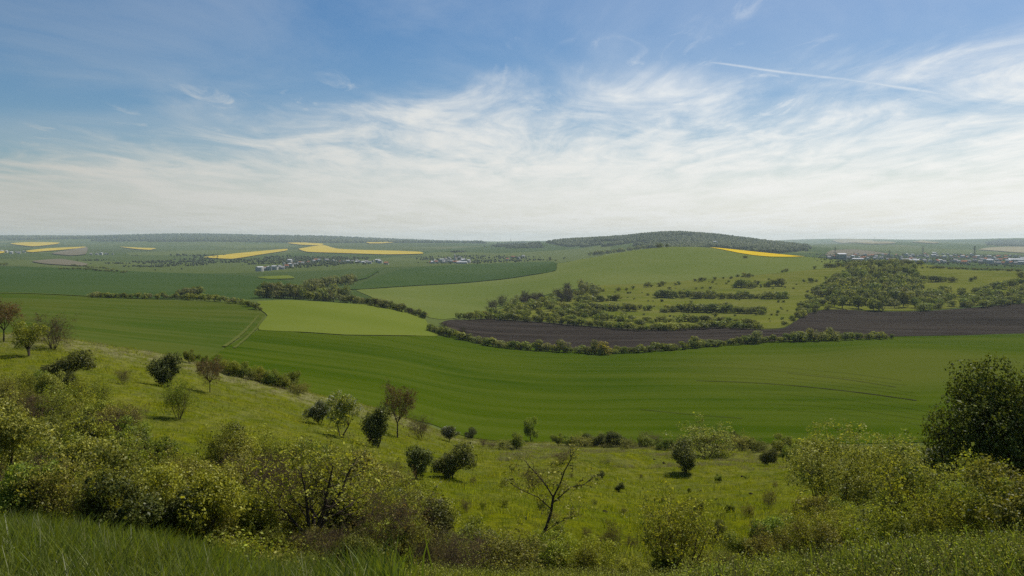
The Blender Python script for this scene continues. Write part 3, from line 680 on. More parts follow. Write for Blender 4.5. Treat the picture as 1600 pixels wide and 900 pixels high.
# the single plants that stand out on the near slope
SINGLE = [
 ('bronze','tree',6,534,64,60,'bronze brown tree cut by the left edge above the thicket','tree'),
 ('leafy','tree',46,556,54,58,'small leaning tree with fresh green leaves at far left crest'),
 ('bare0','shrub',84,546,58,66,'almost bare brown shrub right behind the leaning green tree'),
 ('dark1','bush',104,592,46,76,'dark spreading bush below the two leftmost crest trees'),
 ('bare1','shrub',192,600,24,26,'tiny twisted bare shrub alone on the open left slope'),
 ('dark0','bush',258,604,52,48,'round dark bush with a clear shadow on the left slope'),
 ('vase','shrub',280,654,62,48,'vase shaped light green shrub below the round dark bush'),
 ('bronze','tree',328,613,56,44,'small bronze tree right of the round dark bush'),
 ('bloom_bush','bush',499,664,40,44,'dark bush speckled with white blossom left of the blossom tree'),
 ('bloom','tree',532,683,72,62,'tallest white blossomed tree in the group on the mid slope'),
 ('dark0','tree',587,700,66,40,'dark upright small tree between the blossom tree and the bronze tree'),
 ('bronze','tree',621,684,84,58,'bronze leaved tree on a clear trunk near the field edge'),
 ('bare0','shrub',657,688,42,38,'pale twiggy shrub right of the bronze leaved tree'),
 ('bloom_bush','bush',702,690,26,34,'low dark bush with white blossom close to the field edge'),
 ('dark1','bush',733,686,18,24,'small dark bush right of the low blossoming one'),
 ('dark0','bush',655,749,56,42,'left one of two dark bushes standing together in the meadow'),
 ('dark1','bush',706,747,58,70,'wider right one of two dark bushes standing together in the meadow'),
 ('bare1','shrub',610,757,36,44,'low twiggy shrub left of the two dark meadow bushes'),
 ('green0','bush',830,690,40,32,'upright grey green bush rising at the field edge in the centre'),
 ('green1','bush',808,702,28,34,'low bush touching the upright one at the field edge'),
 ('dark0','bush',1070,738,52,44,'dark bush with a black shadow in front of the yellowish shrub'),
 ('olive','shrub',1105,714,56,88,'large yellowish shrub behind the dark shadowed bush'),
 ('dark1','bush',1202,728,30,34,'dark low bush left of the wide right hand shrub'),
 ('green0','bush',1238,728,36,40,'green bush just left of the wide right hand shrub'),
 ('bare0','shrub',1203,794,32,24,'small bare shrub alone in the right hand meadow'),
 ('bare1','shrub',878,724,20,34,'thin bare shrub at the left of the meadow mound'),
 ('dark0','shrub',364,716,60,44,'dark shrub above the centre of the left thicket'),
 ('open','tree',474,868,190,230,'open branched tree with dark limbs in the middle of the thicket'),
 ('bare0','shrub',622,888,130,120,'tall twiggy grey shrub at the right end of the thicket'),
 ('crooked','tree',822,872,175,130,'crooked leafless tree leaning right in the lower centre'),
 ('bare1','bush',832,768,40,42,'dense twiggy bush behind the crooked leafless tree'),
 ('vase','shrub',1062,905,136,130,'yellow green vase shaped shrub at the bottom right of centre'),
 ('bare0','shrub',957,862,52,30,'slim shrub left of the vase shaped yellow green one'),
 ('wide','shrub',1342,812,150,215,'wide olive shrub with dark inside left of the biggest tree'),
 ('tall','tree',1562,800,238,212,'biggest tree, dense and dark, at the right edge'),
 ('young1','shrub',1436,775,92,110,'yellow green shrub squeezed between the wide shrub and the biggest tree'),
 ('green1','bush',1432,835,90,130,'bright green low bush in front of the biggest tree'),
 ('bloom_bush','bush',1478,790,100,80,'pale flowering bush against the shaded foot of the biggest tree'),
 ('bare0','shrub',745,905,80,110,'twiggy shrub at the bottom edge left of the crooked tree'),
 ('young2','shrub',800,912,90,110,'olive shrub at the bottom edge under the crooked tree'),
 ('bare1','shrub',690,905,75,90,'twiggy shrub at the bottom edge right of the tall grey one'),
]
PL['olive'] = PL['young2']
for s in SINGLE:
    var, nm, px, py, hp, wp, lb = s[:7]
    plant(var, nm, px, py, hp, lb, 'tree' if nm == 'tree' else 'bush', None, wp)

def jitter_line(pts, n):
    P = np.array(pts, float); L = np.concatenate([[0], np.cumsum(np.linalg.norm(np.diff(P, axis=0), axis=1))])
    t = np.sort((np.arange(n)+rng.uniform(0.1, 0.9, n))/n)*L[-1]
    return np.stack([np.interp(t, L, P[:, 0]), np.interp(t, L, P[:, 1])], 1)
def row_plants(pts, n, hpx, vars_, name, text, group, wf=(0.9, 1.5), jy=2.0, cat='bush'):
    for k_, (px, py) in enumerate(jitter_line(pts, n)):
        hp = rng.uniform(*hpx)
        plant(vars_[rng.integers(len(vars_))], name, px, py+rng.uniform(-jy, jy), hp, text % ordn(k_+1), cat, group, hp*rng.uniform(*wf))
row_plants([(335,578),(380,590),(430,603),(478,618)], 14, (18,30), ['green0','young2','green1','young0'], 'shrub', '%s shrub from the left in the row along the left crest', 'shrubs along the left crest')
row_plants([(285,563),(325,572)], 3, (14,22), ['green0','young2'], 'shrub', '%s shrub from the left in the trio behind the round dark bush', 'shrubs behind the round dark bush')
row_plants([(868,696),(930,697),(985,700)], 10, (16,26), ['green0','young2','dark1'], 'shrub', '%s shrub from the left in the field edge row in the centre', 'shrubs at the central field edge', (1.1, 1.9))
row_plants([(1000,700),(1060,704)], 5, (16,26), ['young2','bare0','green1'], 'shrub', '%s shrub from the left in the row behind the meadow mound', 'shrubs behind the meadow mound', (1.1, 1.9))
row_plants([(1142,702),(1192,705)], 5, (18,28), ['green1','dark1','young2'], 'shrub', '%s shrub from the left between the yellowish shrub and the right bushes', 'shrubs at the right field edge', (1.1, 1.8))
row_plants([(1215,712),(1300,722)], 6, (26,42), ['young2','green0','young0'], 'shrub', '%s shrub from the left in the row behind the wide right shrub', 'shrubs behind the wide right shrub')
row_plants([(745,698),(800,704)], 3, (12,20), ['young2','bare1'], 'shrub', '%s low shrub from the left along the field edge before the upright bush', 'low shrubs at the field edge')

# the thicket on the left: rows from the back to the front
THICKET = [
 ([(0,640),(60,622),(120,628),(170,640)], 9, (1.8, 3.0), 'back row'),
 ([(0,690),(80,668),(150,672),(205,700)], 10, (2.0, 3.1), 'second row'),
 ([(0,735),(90,718),(180,728),(250,752)], 10, (2.0, 3.0), 'third row'),
 ([(330,748),(390,738),(450,740),(520,752)], 9, (2.2, 3.2), 'upper right row'),
 ([(60,772),(150,770),(250,790),(330,792)], 9, (1.8, 2.7), 'fourth row'),
 ([(350,790),(430,786),(520,798),(620,812),(655,830)], 12, (2.0, 2.9), 'right middle row'),
 ([(200,822),(300,838),(400,846),(500,850)], 11, (1.5, 2.3), 'front row'),
 ([(0,812),(70,818),(140,830),(210,848)], 9, (1.4, 2.2), 'lower left row'),
 ([(430,880),(520,884),(600,892),(680,898)], 9, (1.0, 1.6), 'bottom row'),
 ([(520,850),(580,852),(640,862),(690,868)], 8, (1.7, 2.5), 'right front row'),
]
for pts, n, hh, rn in THICKET:
    for k_, (px, py) in enumerate(jitter_line(pts, n)):
        v = ['young1','young1','young2','young0','bare0','young2','green0','dark1','young1','young3','bare1','green1'][rng.integers(12)]
        nm = 'shrub'
        look = {'young0': 'yellow green', 'young1': 'yellow green', 'young2': 'olive', 'young3': 'dense olive', 'green0': 'leafy green', 'green1': 'leafy green', 'bare0': 'brown twiggy', 'bare1': 'brown twiggy', 'dark1': 'dark'}[v]
        plant(v, nm, px, py+rng.uniform(-9, 9), 0, '%s shrub, %s from left, %s of the left thicket' % (look, ordn(k_+1), rn), 'bush', 'shrubs of the left thicket', None, None, rng.uniform(*hh)*(0.75 if v == 'dark1' else 0.9))
RIGHTB = [([(1260,842),(1350,850),(1440,850),(1540,835),(1600,822)], 11, (0.9, 1.6), 'row at the foot of the biggest tree'), ([(1180,880),(1260,880),(1330,884)], 7, (0.8, 1.3), 'lower right row'), ([(700,892),(780,896),(860,898),(940,900)], 11, (0.8, 1.4), 'bottom row under the crooked tree'), ([(1130,893),(1260,878),(1400,868),(1520,858),(1610,848)], 17, (0.55, 1.05), 'tangled row in the lower right corner'), ([(1200,868),(1300,858),(1400,846)], 8, (0.7, 1.2), 'row below the wide shrub'), ([(980,905),(1060,908),(1150,900)], 6, (0.5, 0.9), 'bottom row under the vase shaped shrub')]
for pts, n, hh, rn in RIGHTB:
    for k_, (px, py) in enumerate(jitter_line(pts, n)):
        v = ['young0','green0','young1','young3','young2','young1','bare1'][rng.integers(7)]
        plant(v, 'shrub', px, py+rng.uniform(-6, 6), 0, '%s low shrub from the left in the %s' % (ordn(k_+1), rn), 'bush', 'low shrubs at lower right', None, None, rng.uniform(*hh))

MEADOW = [([(680,745),(760,752),(860,748),(960,752),(1080,762),(1220,758)], 14, 'upper row of the open meadow'), ([(690,800),(800,796),(920,805),(1020,800),(1130,806),(1235,800)], 13, 'middle row of the open meadow'), ([(860,850),(960,858),(1100,852),(1200,848)], 10, 'lower row of the open meadow')]
for pts_, n_, rn in MEADOW:
    for k_, (px, py) in enumerate(jitter_line(pts_, n_)):
        v = ['young1','bare0','green0','dark1','young2','bare1'][rng.integers(6)]
        plant(v, 'low_shrub', px, py+rng.uniform(-16, 16), 0, '%s small low shrub from left in the %s' % (ordn(k_+1), rn), 'bush', 'small low shrubs in the meadow', None, None, rng.uniform(0.35, 0.85))
# ------------------------------------------------------------------ middle distance: crowns made of leaf clumps
PARTS = {}
def crown_mesh(name, seed, mat, lobes, n, size, tall=1.0, trunk=True, openw=0.0):
    """unit height; lobes of clumps on a short trunk with limbs"""
    r = np.random.default_rng(seed); Ps = []; Os = []; segs = []
    if trunk: segs.append((0, 0, -0.15, 0, 0, 0.35, 0.035, 0.025))
    for k_ in range(lobes):
        az = r.uniform(0, 6.28); rr = 0.30*math.sqrt(r.random())
        c = np.array([math.cos(az)*rr, math.sin(az)*rr, r.uniform(0.30, 0.74)]); R = r.uniform(0.17, 0.27)*np.array([1, 1, 0.9])
        if trunk: segs.append((0, 0, 0.2, *c, 0.02, 0.006))
        m_ = n//lobes
        u = r.normal(size=(m_, 3)); u /= np.linalg.norm(u, axis=1)[:, None]
        rad = r.uniform(0.55, 1.08, (m_, 1))**0.6
        Ps.append(c+u*R*rad); Os.append(u)
    Pt = np.vstack(Ps); Ou = np.vstack(Os)
    Pt[:, 2] = 0.02+(Pt[:, 2]-0.05)*1.0
    keep = Pt[:, 2] > 0.0
    Pt, Ou = Pt[keep], Ou[keep]
    V, Fq = leaves(Pt, size, r, 0.3, 0.85, Ou)
    mi = np.zeros(len(Fq), int)
    if segs:
        tv, tf = tubes(segs, 4); Fq = np.vstack([Fq, tf+len(V)]); mi = np.concatenate([mi, np.ones(len(tf), int)]); V = np.vstack([V, tv])
    top = np.percentile(V[:, 2], 99.5); V = V/top
    a, b_ = Fq[mi == 0], Fq[mi == 1]; nv = int(a.max())+1
    me = mesh_np(name, V, [Fq], [M[mat], M['bark']], mi)
    if len(b_): PARTS[me.name] = (mesh_np(name+'_leaves', V[:nv], [a], [M[mat]]), mesh_np(name+'_trunk', V[nv:], [b_-nv], [M['bark']]))
    return me, 2*np.percentile(np.hypot(V[:, 0], V[:, 1]), 95)
MID = {}
for i in range(4): MID['hedge%d' % i] = crown_mesh('hedge_crown', 100+i, 'hedge', 7, 620, 0.085)
for i in range(4): MID['wood%d' % i] = crown_mesh('woodland_crown', 110+i, 'wood', 9, 760, 0.075)
for i in range(3): MID['grey%d' % i] = crown_mesh('greyish_crown', 120+i, 'grey', 8, 600, 0.07)
MID['gold0'] = crown_mesh('golden_crown', 130, 'goldleaf', 8, 620, 0.075)
def twig_crown(name, seed):
    segs, tips = grow(seed, stems=7, H_=1.0, lean=0.35, kids=(7, 5), levels=2, r0=0.012, wig=0.15)
    segs[:, 6:] = np.maximum(segs[:, 6:], 0.006)
    V, Fq = tubes(segs, 3); r = np.random.default_rng(seed)
    pk = r.integers(0, len(tips), 130); LV, LF = leaves(tips[pk, :3], 0.05, r)
    top = V[:, 2].max()
    me = mesh_np(name, np.vstack([V, LV])/top, [np.vstack([Fq, LF+len(V)])], [M['bark'], M['grey']], np.concatenate([np.zeros(len(Fq), int), np.ones(len(LF), int)]))
    PARTS[me.name] = (mesh_np(name+'_leaves', LV/top, [LF], [M['grey']]), mesh_np(name+'_trunk', V/top, [Fq], [M['bark']]))
    return me, 0.9
for i in range(2): MID['bare%d' % i] = twig_crown('bare_crown', 140+i)
LOOK = {'hedge': 'rounded green', 'wood': 'dense green', 'grey': 'greyish olive', 'gold': 'golden yellow', 'bare': 'leafless grey'}
def mid(var, name, px, py, hpx, label, cat, group, wpx=None, dmin=160):
    q = hit(px, py, dmin)
    if q is None or q[1] > 20000: return None
    me, w_ = MID[var]; d = q[1]; h = hpx*d/F
    split = name.endswith('_tree') and hpx > 11
    o = obj(name, None if split else me); o.location = (q[0], d, float(H(q[0], d))-0.03*h)
    if split: obj('crown', PARTS[me.name][0], o); obj('trunk', PARTS[me.name][1], o)
    sx = h if wpx is None else wpx*d/F/w_
    o.scale = (sx, sx*rng.uniform(0.85, 1.15), h); o.rotation_euler = (0, 0, rng.uniform(0, 6.28))
    tag(o, label, cat, group)
    return o
def pickv(vs): return vs[rng.integers(len(vs))]
HG = ['hedge0','hedge1','hedge2','hedge3']; WD = ['wood0','wood1','wood2','wood3']; GR = ['grey0','grey1','grey2']; BR = ['bare0','bare1']
def mid_row(pts, n, hpx, vars_, name, text, group, wf=(0.9, 1.5), jy=0.8, cat='bush'):
    if name == 'terrace_bush': jy, hpx = 1.3, (hpx[0]*0.72, hpx[1]*1.12)
    for k_, (px, py) in enumerate(jitter_line(pts, n)):
        v = pickv(vars_); hp = rng.uniform(*hpx)
        mid(v, name, px, py+rng.uniform(-jy, jy), hp, '%s %s, %s' % (LOOK[v[:-1]], name.split('_')[-1], text % ordn(k_+1)), cat, group, hp*rng.uniform(*wf))

# hedges
mid_row([(143,466),(200,467),(280,468),(340,471),(380,476),(407,487)], 44, (7.5,11.5), HG+GR[:1], 'hedge_bush', '%s from left in the hedge across the left field', 'bushes of the left field hedge', (1.0,1.6))
mid_row([(280,464),(312,464)], 4, (13,17), GR+WD[:1], 'hedge_tree', '%s from left among the taller trees behind the left hedge', 'trees behind the left hedge')
mid_row([(403,466),(440,466),(480,469),(525,471)], 26, (13,22), WD+GR+BR[:1], 'belt_tree', '%s from left in the front row of the tree belt', 'trees of the belt left of centre', (0.7,1.1), cat='tree')
mid_row([(412,466),(450,466),(500,468),(545,469)], 22, (18,29), GR+WD[:2], 'belt_tree', '%s from left in the tall row of the tree belt', 'trees of the belt left of centre', (0.6,1.0), cat='tree')
mid_row([(478,452),(505,449),(530,446),(555,444)], 18, (13,19), GR, 'belt_tree', '%s from left in the rear row of the tree belt', 'trees of the belt left of centre', (0.7,1.1), cat='tree')
mid_row([(530,472),(560,475),(610,483),(640,490),(667,500)], 34, (9,15), WD+GR+BR, 'hedge_bush', '%s from left along the upper edge of the pale field', 'bushes along the pale field', (0.8,1.4))
HC = [(672,518),(690,524),(720,531),(760,540),(800,546),(860,550),(940,554),(1000,551),(1060,547),(1100,543),(1180,536),(1240,534),(1320,532),(1395,530)]
mid_row(HC[:5], 26, (9,15), HG+GR, 'hedge_bush', '%s from left in the sloping left end of the plough hedge', 'hedge below the ploughed field', (1.0,1.6))
mid_row(HC[4:9], 40, (8,15), HG+HG+GR[:1], 'hedge_bush', '%s from left in the middle stretch of the plough hedge', 'hedge below the ploughed field', (1.0,1.7))
mid_row(HC[8:], 44, (8,15), HG+WD, 'hedge_bush', '%s from left in the right stretch of the plough hedge', 'hedge below the ploughed field', (1.0,1.7))
for px, py, h, wd, v, lb in [(693,521,20,20,'bare0','leafless grey tree at the left tip of the ploughed field hedge'), (724,531,25,14,'bare1','upright leafless tree in the sloping left end of the ploughed field hedge'),
    (880,551,22,24,'grey0','greyish tree left of the golden tree in the hedge'), (843,549,19,18,'grey1','small greyish tree in the hedge below the ploughed field'), (930,554,24,18,'grey2','pale tree touching the golden tree in the hedge'),
    (944,555,22,24,'gold0','golden yellow tree in the hedge below the ploughed field'), (1085,544,20,18,'hedge1','tallest green tree in the hedge right of the golden tree'), (1182,537,21,22,'grey1','round greyish tree where the hedge meets the scrub'),
    (1272,534,22,22,'grey0','left one of two tall greyish trees near the right end of the hedge'), (1299,533,22,22,'grey2','right one of two tall greyish trees near the right end of the hedge'), (1250,534,17,24,'wood1','dense green tree left of the two tall greyish ones in the hedge')]:
    mid(v, 'hedge_tree', px, py, h, lb, 'tree', None, wd)

# scrub and wood, labelled row by row from the front
def mid_area(poly, n, hpx, vars_, name, where, group, wf=(0.9, 1.5), cat='bush', per=22, hfun=None):
    xs = [p[0] for p in poly]; ys = [p[1] for p in poly]; pts = []
    while len(pts) < n:
        x, y = rng.uniform(min(xs), max(xs)), rng.uniform(min(ys), max(ys))
        if in_poly(np.array([x]), np.array([y]), poly)[0]: pts.append((x, y))
    pts.sort(key=lambda p: -p[1])
    for r0 in range(0, n, per):
        rw = sorted(pts[r0:r0+per])
        rn = 'front row' if r0 == 0 else '%s row' % ordn(r0//per+1)
        for k_, (px, py) in enumerate(rw):
            v = pickv(vars_); hp = rng.uniform(*hpx)
            if hfun: hp *= hfun(px, py)
            mid(v, name, px, py, hp, '%s %s, %s from left, %s %s' % (LOOK[v[:-1]], cat, ordn(k_+1), rn, where), cat, group, hp*rng.uniform(*wf))
mid_row([(716,500),(760,499),(830,503),(900,509),(960,514),(1000,517),(1060,516),(1130,513),(1190,516)], 62, (9,13.5), HG, 'bank_bush', '%s from left along the upper edge of the ploughed field', 'bushes along the upper edge of the ploughed field', (1.1,1.8))
mid_area([(740,496),(830,498),(900,504),(1000,511),(1020,506),(960,497),(925,488),(925,472),(900,458),(880,462),(840,470),(790,483)], 120, (9,14), HG+WD+HG, 'bank_bush', 'of the scrub bank', 'bushes of the scrub bank', (0.9,1.6))
mid_area([(765,487),(830,482),(880,474),(930,464),(915,455),(880,459),(830,466),(785,478)], 30, (15,23), BR+BR+GR[:1], 'bare_tree', 'above the scrub bank', 'leafless trees above the scrub bank', (0.7,1.1), 'tree')
mid_row([(1025,466),(1080,465),(1110,466),(1170,467),(1232,467)], 42, (8,12), HG+WD[:2], 'terrace_bush', '%s from left in the upper terrace row', 'bushes of the upper terrace row', (1.1,1.7))
mid_row([(1035,488),(1090,488),(1140,488),(1195,491)], 36, (10,14.5), HG+WD[:2], 'terrace_bush', '%s from left in the lower terrace row', 'bushes of the lower terrace row', (1.1,1.7))
mid_row([(905,487),(950,486),(1020,485)], 20, (9,13), HG+WD[:2], 'terrace_bush', '%s from left in the left terrace row', 'bushes of the left terrace row', (1.1,1.7))
mid_row([(905,472),(940,470),(966,470)], 12, (7,10), HG, 'terrace_bush', '%s from left in the short terrace row', 'bushes of the short terrace row', (1.1,1.7))
mid_row([(1145,450),(1185,449),(1222,447)], 15, (8,13), WD+HG+BR[:1], 'terrace_bush', '%s from left in the topmost dense terrace row', 'bushes of the topmost terrace row', (1.0,1.5))
mid_row([(1152,434),(1180,432)], 6, (5,7), HG, 'terrace_bush', '%s from left in the tiny clump under the hill crest', 'bushes of the tiny clump', (1.0,1.6))
mid_row([(1010,505),(1060,503),(1120,504),(1185,508)], 32, (7,11), HG, 'terrace_bush', '%s from left in the lowest terrace row', 'bushes of the lowest terrace row', (1.1,1.7))
DOTS = [(x_, y_, h_) for x_, y_, h_ in zip(rng.uniform(960, 1290, 84), rng.uniform(436, 505, 84), rng.uniform(2.0, 4.8, 84)) if in_poly(np.array([x_]), np.array([y_]), [(930,456),(1060,443),(1230,428),(1300,420),(1270,465),(1240,495),(1190,510),(1010,506),(960,490)])[0]] + [(936,457,9),(942,456,6),(966,455,7),(979,454,5),(989,452,6),(1011,449,9),(1018,449,5),(1030,448,7),(1036,447,8),(1055,446,5),(1061,445,6),(1086,440,5),(1095,440,7),(1101,439,6),(1117,438,6),(1130,436,4),(1142,436,5),(1223,426,5),(1229,425,6),(1273,421,6),(1267,442,9),(1256,441,5),(1276,441,5),(1216,473,5),(1224,473,5),(1117,496,8),(1181,493,6),(1240,452,4),(1110,452,5),(1165,462,4),(1012,462,5),(1034,472,5),(1080,474,5),(1290,436,5),(1306,434,4),(1517,440,7),(1524,437,6),(1163,404,5),(1166,404,5),(860,407,6),(868,408,3),(882,405,4),(1215,490,6),(1222,500,6)]
for k_, (px, py, h) in enumerate(sorted(DOTS)):
    mid(pickv(HG), 'lone_bush', px, py, h, '%s from left among the small bushes dotted over the hillside' % ordn(k_+1), 'bush', 'lone bushes on the hillside', h*1.25)
mid_area([(1302,484),(1360,487),(1432,487),(1440,462),(1436,424),(1390,416),(1335,418),(1303,432),(1296,458)], 150, (15,25), WD+WD+GR[:1], 'woodland_tree', 'of the wood above the right ploughed field', 'trees of the wood on the right', (0.75,1.15), 'tree', 25, lambda x, y: 0.55+0.5*min(1, max(0, (y-412)/50)))
mid_area([(1432,487),(1530,481),(1605,475),(1612,430),(1575,446),(1520,457),(1440,458)], 120, (8,14), HG+WD, 'scrub_bush', 'of the scrub right of the wood', 'bushes of the scrub right of the wood', (1.0,1.6))
mid_area([(1215,516),(1262,492),(1302,484),(1298,445),(1270,456),(1252,476),(1238,500)], 70, (7,12), HG+WD, 'scrub_bush', 'of the scrub left of the wood', 'bushes of the scrub left of the wood', (1.0,1.6))
mid_row([(1290,419),(1340,415),(1390,413),(1440,415)], 26, (6,10), WD, 'crest_bush', '%s from left in the hedge over the wood', 'hedge on the crest over the wood', (1.1,1.8))
mid_row([(1440,419),(1520,422),(1610,425)], 34, (3,5), WD, 'crest_bush', '%s from left in the thin hedge at the right crest', 'thin hedge at the right crest', (1.2,2.2))
mid_row([(1425,437),(1455,440),(1488,441)], 10, (8,11), WD, 'scrub_bush', '%s from left in the clump on the right grass slope', 'clump on the right grass slope', (1.1,1.6))
mid_row([(918,400),(950,397),(985,392),(1020,387.5),(1046,386)], 36, (4,8), WD, 'skyline_tree', '%s from left along the left shoulder of the hill', 'trees on the left shoulder of the hill', (0.9,1.6), 0.6, 'tree')
mid_row([(90,422),(120,421),(160,424),(198,427)], 26, (3,4.5), WD, 'distant_bush', '%s from left in the far dark line over the left field', 'far line of bushes over the left field', (1.0,1.8))
mid_row([(110,416),(150,419),(180,422)], 16, (2.5,3.5), WD, 'distant_bush', '%s from left in the upper far line over the left field', 'upper far line of bushes', (1.0,1.8))
mid_row([(-4,415),(12,415)], 4, (4,6), WD, 'distant_bush', '%s from left at the far left crest', 'bushes at the far left crest', (1.0,1.8))

# ------------------------------------------------------------------ far woods (uncountable)
def blob_cloud(name, mat, pts, rad, label):
    r = np.random.default_rng(5)
    ph = (1+5**0.5)/2
    iv = np.array([(-1,ph,0),(1,ph,0),(-1,-ph,0),(1,-ph,0),(0,-1,ph),(0,1,ph),(0,-1,-ph),(0,1,-ph),(ph,0,-1),(ph,0,1),(-ph,0,-1),(-ph,0,1)])/1.902
    it = np.array([(0,11,5),(0,5,1),(0,1,7),(0,7,10),(0,10,11),(1,5,9),(5,11,4),(11,10,2),(10,7,6),(7,1,8),(3,9,4),(3,4,2),(3,2,6),(3,6,8),(3,8,9),(4,9,5),(2,4,11),(6,2,10),(8,6,7),(9,8,1)])
    n = len(pts); P = np.asarray(pts)
    R = (rad*r.uniform(0.6, 1.3, n) if np.isscalar(rad) else rad*r.uniform(0.6, 1.35, n))[:, None, None]
    V = iv[None]*r.uniform(0.75, 1.25, (n, 12, 1))*R*np.array([1, 1, 1.1])
    V[:, :, 2] += R[:, :, 0]*0.75
    V += P[:, None, :]
    Fq = (it[None]+np.arange(n)[:, None, None]*12).reshape(-1, 3)
    o = tag(obj(name, mesh_np(name, V.reshape(-1, 3), [Fq], [M[mat]])), kind='stuff')
    if label: o['label'] = label
    return o
def nz(x, y, s, o=0.0):
    return np.sin(x*s+o)*np.sin(y*s*0.7+1.3*o+0.5)+0.5*np.sin(x*s*2.3+y*s*1.1+o)+0.35*np.sin(x*s*4.7-y*s*3.9+2*o)
N = 30000
d = rng.uniform(2500, 5600, N); px = rng.uniform(835, 1275, N)
x = (px-PX0)/F*d; z = H(x, d); line = PY0-F*z/d
lim = np.interp(px, [835, 900, 960, 1050, 1150, 1275], [381, 384, 387, 389, 392, 397])+3*np.sin(px/23.0)
low = (line > np.interp(px, [835, 960, 1020], [376, 377, 390])) & (nz(x, d, 0.006) < 0.05)
ok = (line < lim) & (rng.random(N) < (1268-px)/70) & (rng.random(N) < (px-828)/40) & ~low & (nz(x, d, 0.004, 2.0) > -0.9)
blob_cloud('forest', 'forest', np.column_stack([x, d, z])[ok], 7.5, 'dark forest covering the rounded hill on the horizon')
pts = []; rad = []
def woods(poly, n, r_m, thr=-9.0, s=0.004):
    xs = [p[0] for p in poly]; ys = [p[1] for p in poly]; c_ = 0
    for _ in range(n*8):
        if c_ >= n: break
        a, b_ = rng.uniform(min(xs), max(xs)), rng.uniform(min(ys), max(ys))
        if not in_poly(np.array([a]), np.array([b_]), poly)[0]: continue
        q = hit(a, b_, 1000)
        if q is None or q[1] > 14000 or nz(q[0], q[1]*0.6, s) < thr: continue
        for _k in range(3):
            a2, b2 = q[0]+rng.normal()*14*q[1]/3000, q[1]+rng.normal()*40
            pts.append((a2, b2, float(H(a2, b2)))); rad.append(r_m*0.55*q[1]/3000)
        c_ += 1
woods([(200,398),(400,400),(600,404),(600,412),(540,414),(400,424),(330,424),(215,410)], 420, 6.0, 0.0, 0.006)
woods([(130,405),(230,412),(300,422),(240,420),(150,410)], 90, 5.0, -0.2)
woods([(660,402),(740,400),(850,402),(850,408),(740,412),(660,412)], 150, 5.0, -0.3)
woods([(700,395),(760,388),(800,379),(838,380),(838,387),(780,393)], 260, 6.0, 0.1)
woods([(1285,404),(1420,398),(1610,400),(1610,418),(1420,412),(1290,411)], 330, 5.0, -0.6)
woods([(1545,384),(1560,376.5),(1610,376),(1610,386)], 150, 6.0)
woods([(1270,398),(1330,396),(1400,401),(1400,404),(1280,404)], 60, 4.5, -0.2)
blob_cloud('distant_woods', 'forest', pts, np.array(rad), 'scattered dark woods and copses in the hazy far valley')

n = 21000; d = rng.uniform(7500, 12500, n); px = rng.uniform(-60, 760, n); x = (px-PX0)/F*d; z = H(x, d); line = PY0-F*z/d
ok = (line < np.interp(px, [-60, 200, 420, 760], [376, 378, 379, 381])) & (nz(x*0.4, d, 0.0011, 1.0) > -0.25) & (rng.random(n) < (780-px)/330)
blob_cloud('ridge_forest', 'forest', np.column_stack([x, d, z])[ok], 12.0, 'hazy blue wooded ridge on the left horizon')
# ------------------------------------------------------------------ houses, pylons, masts
M['wall'] = plain('pale_render', (0.42, 0.41, 0.38), 0.2, 0.02)
M['wallc'] = plain('cream_render', (0.5, 0.44, 0.34), 0.2, 0.02)
M['roofr'] = plain('red_tiles', (0.22, 0.10, 0.06), 0.3, 0.05)
M['roofg'] = plain('grey_roof', (0.2, 0.2, 0.2), 0.3, 0.05)
M['roofw'] = plain('pale_metal_roof', (0.5, 0.51, 0.52), 0.1, 0.05, 0.5)
M['pane'] = plain('window_glass', (0.04, 0.045, 0.05), 0.2, 0.05, 0.2)
M['steel'] = plain('galvanised_steel', (0.16, 0.165, 0.17), 0.2, 0.05, 0.5)
def house_mesh(w_, l_, h_, rh, wall, roof):
    a, b_ = w_/2, l_/2; e = 0.5
    V = [(-a,-b_,-1),(a,-b_,-1),(a,b_,-1),(-a,b_,-1),(-a,-b_,h_),(a,-b_,h_),(a,b_,h_),(-a,b_,h_),(0,-b_,h_+rh),(0,b_,h_+rh)]
    q = [(0,1,5,4),(1,2,6,5),(2,3,7,6),(3,0,4,7)]; t = [(4,5,8),(6,7,9)]
    n = len(V); z0 = h_-0.25
    V += [(-a-e,-b_-e,z0),(0,-b_-e,h_+rh+0.12),(0,b_+e,h_+rh+0.12),(-a-e,b_+e,z0),(a+e,-b_-e,z0),(a+e,b_+e,z0)]
    r = [(n,n+1,n+2,n+3),(n+1,n+4,n+5,n+2)]
    qs = q+r; mi = [0]*4+[1]*2
    for side, yy in ((-1, -b_-0.06), (1, b_+0.06)):
        for xx in (-a*0.45, a*0.45):
            n = len(V); V += [(xx-0.6,yy,1.2),(xx+0.6,yy,1.2),(xx+0.6,yy,2.6),(xx-0.6,yy,2.6)]; qs.append((n,n+1,n+2,n+3)); mi.append(2)
    for xx in (-a-0.06, a+0.06):
        for yy in (-b_*0.55, 0, b_*0.55):
            n = len(V); V += [(xx,yy-0.6,1.2),(xx,yy+0.6,1.2),(xx,yy+0.6,2.6),(xx,yy-0.6,2.6)]; qs.append((n,n+1,n+2,n+3)); mi.append(2)
    return mesh_np('house', V, [np.array(qs), np.array(t)], [M[wall], M[roof], M['pane']], mi+[0, 0])
HS = [('white house with a red roof', house_mesh(8, 11, 4, 3.2, 'wall', 'roofr')), ('white house with a grey roof', house_mesh(8, 10, 4.5, 3, 'wall', 'roofg')), ('cream house with a red roof', house_mesh(9, 12, 4, 3.4, 'wallc', 'roofr')),
      ('pale long hall', house_mesh(16, 44, 6, 2.2, 'wall', 'roofw')), ('white block', house_mesh(11, 14, 9, 1.2, 'wall', 'roofw'))]
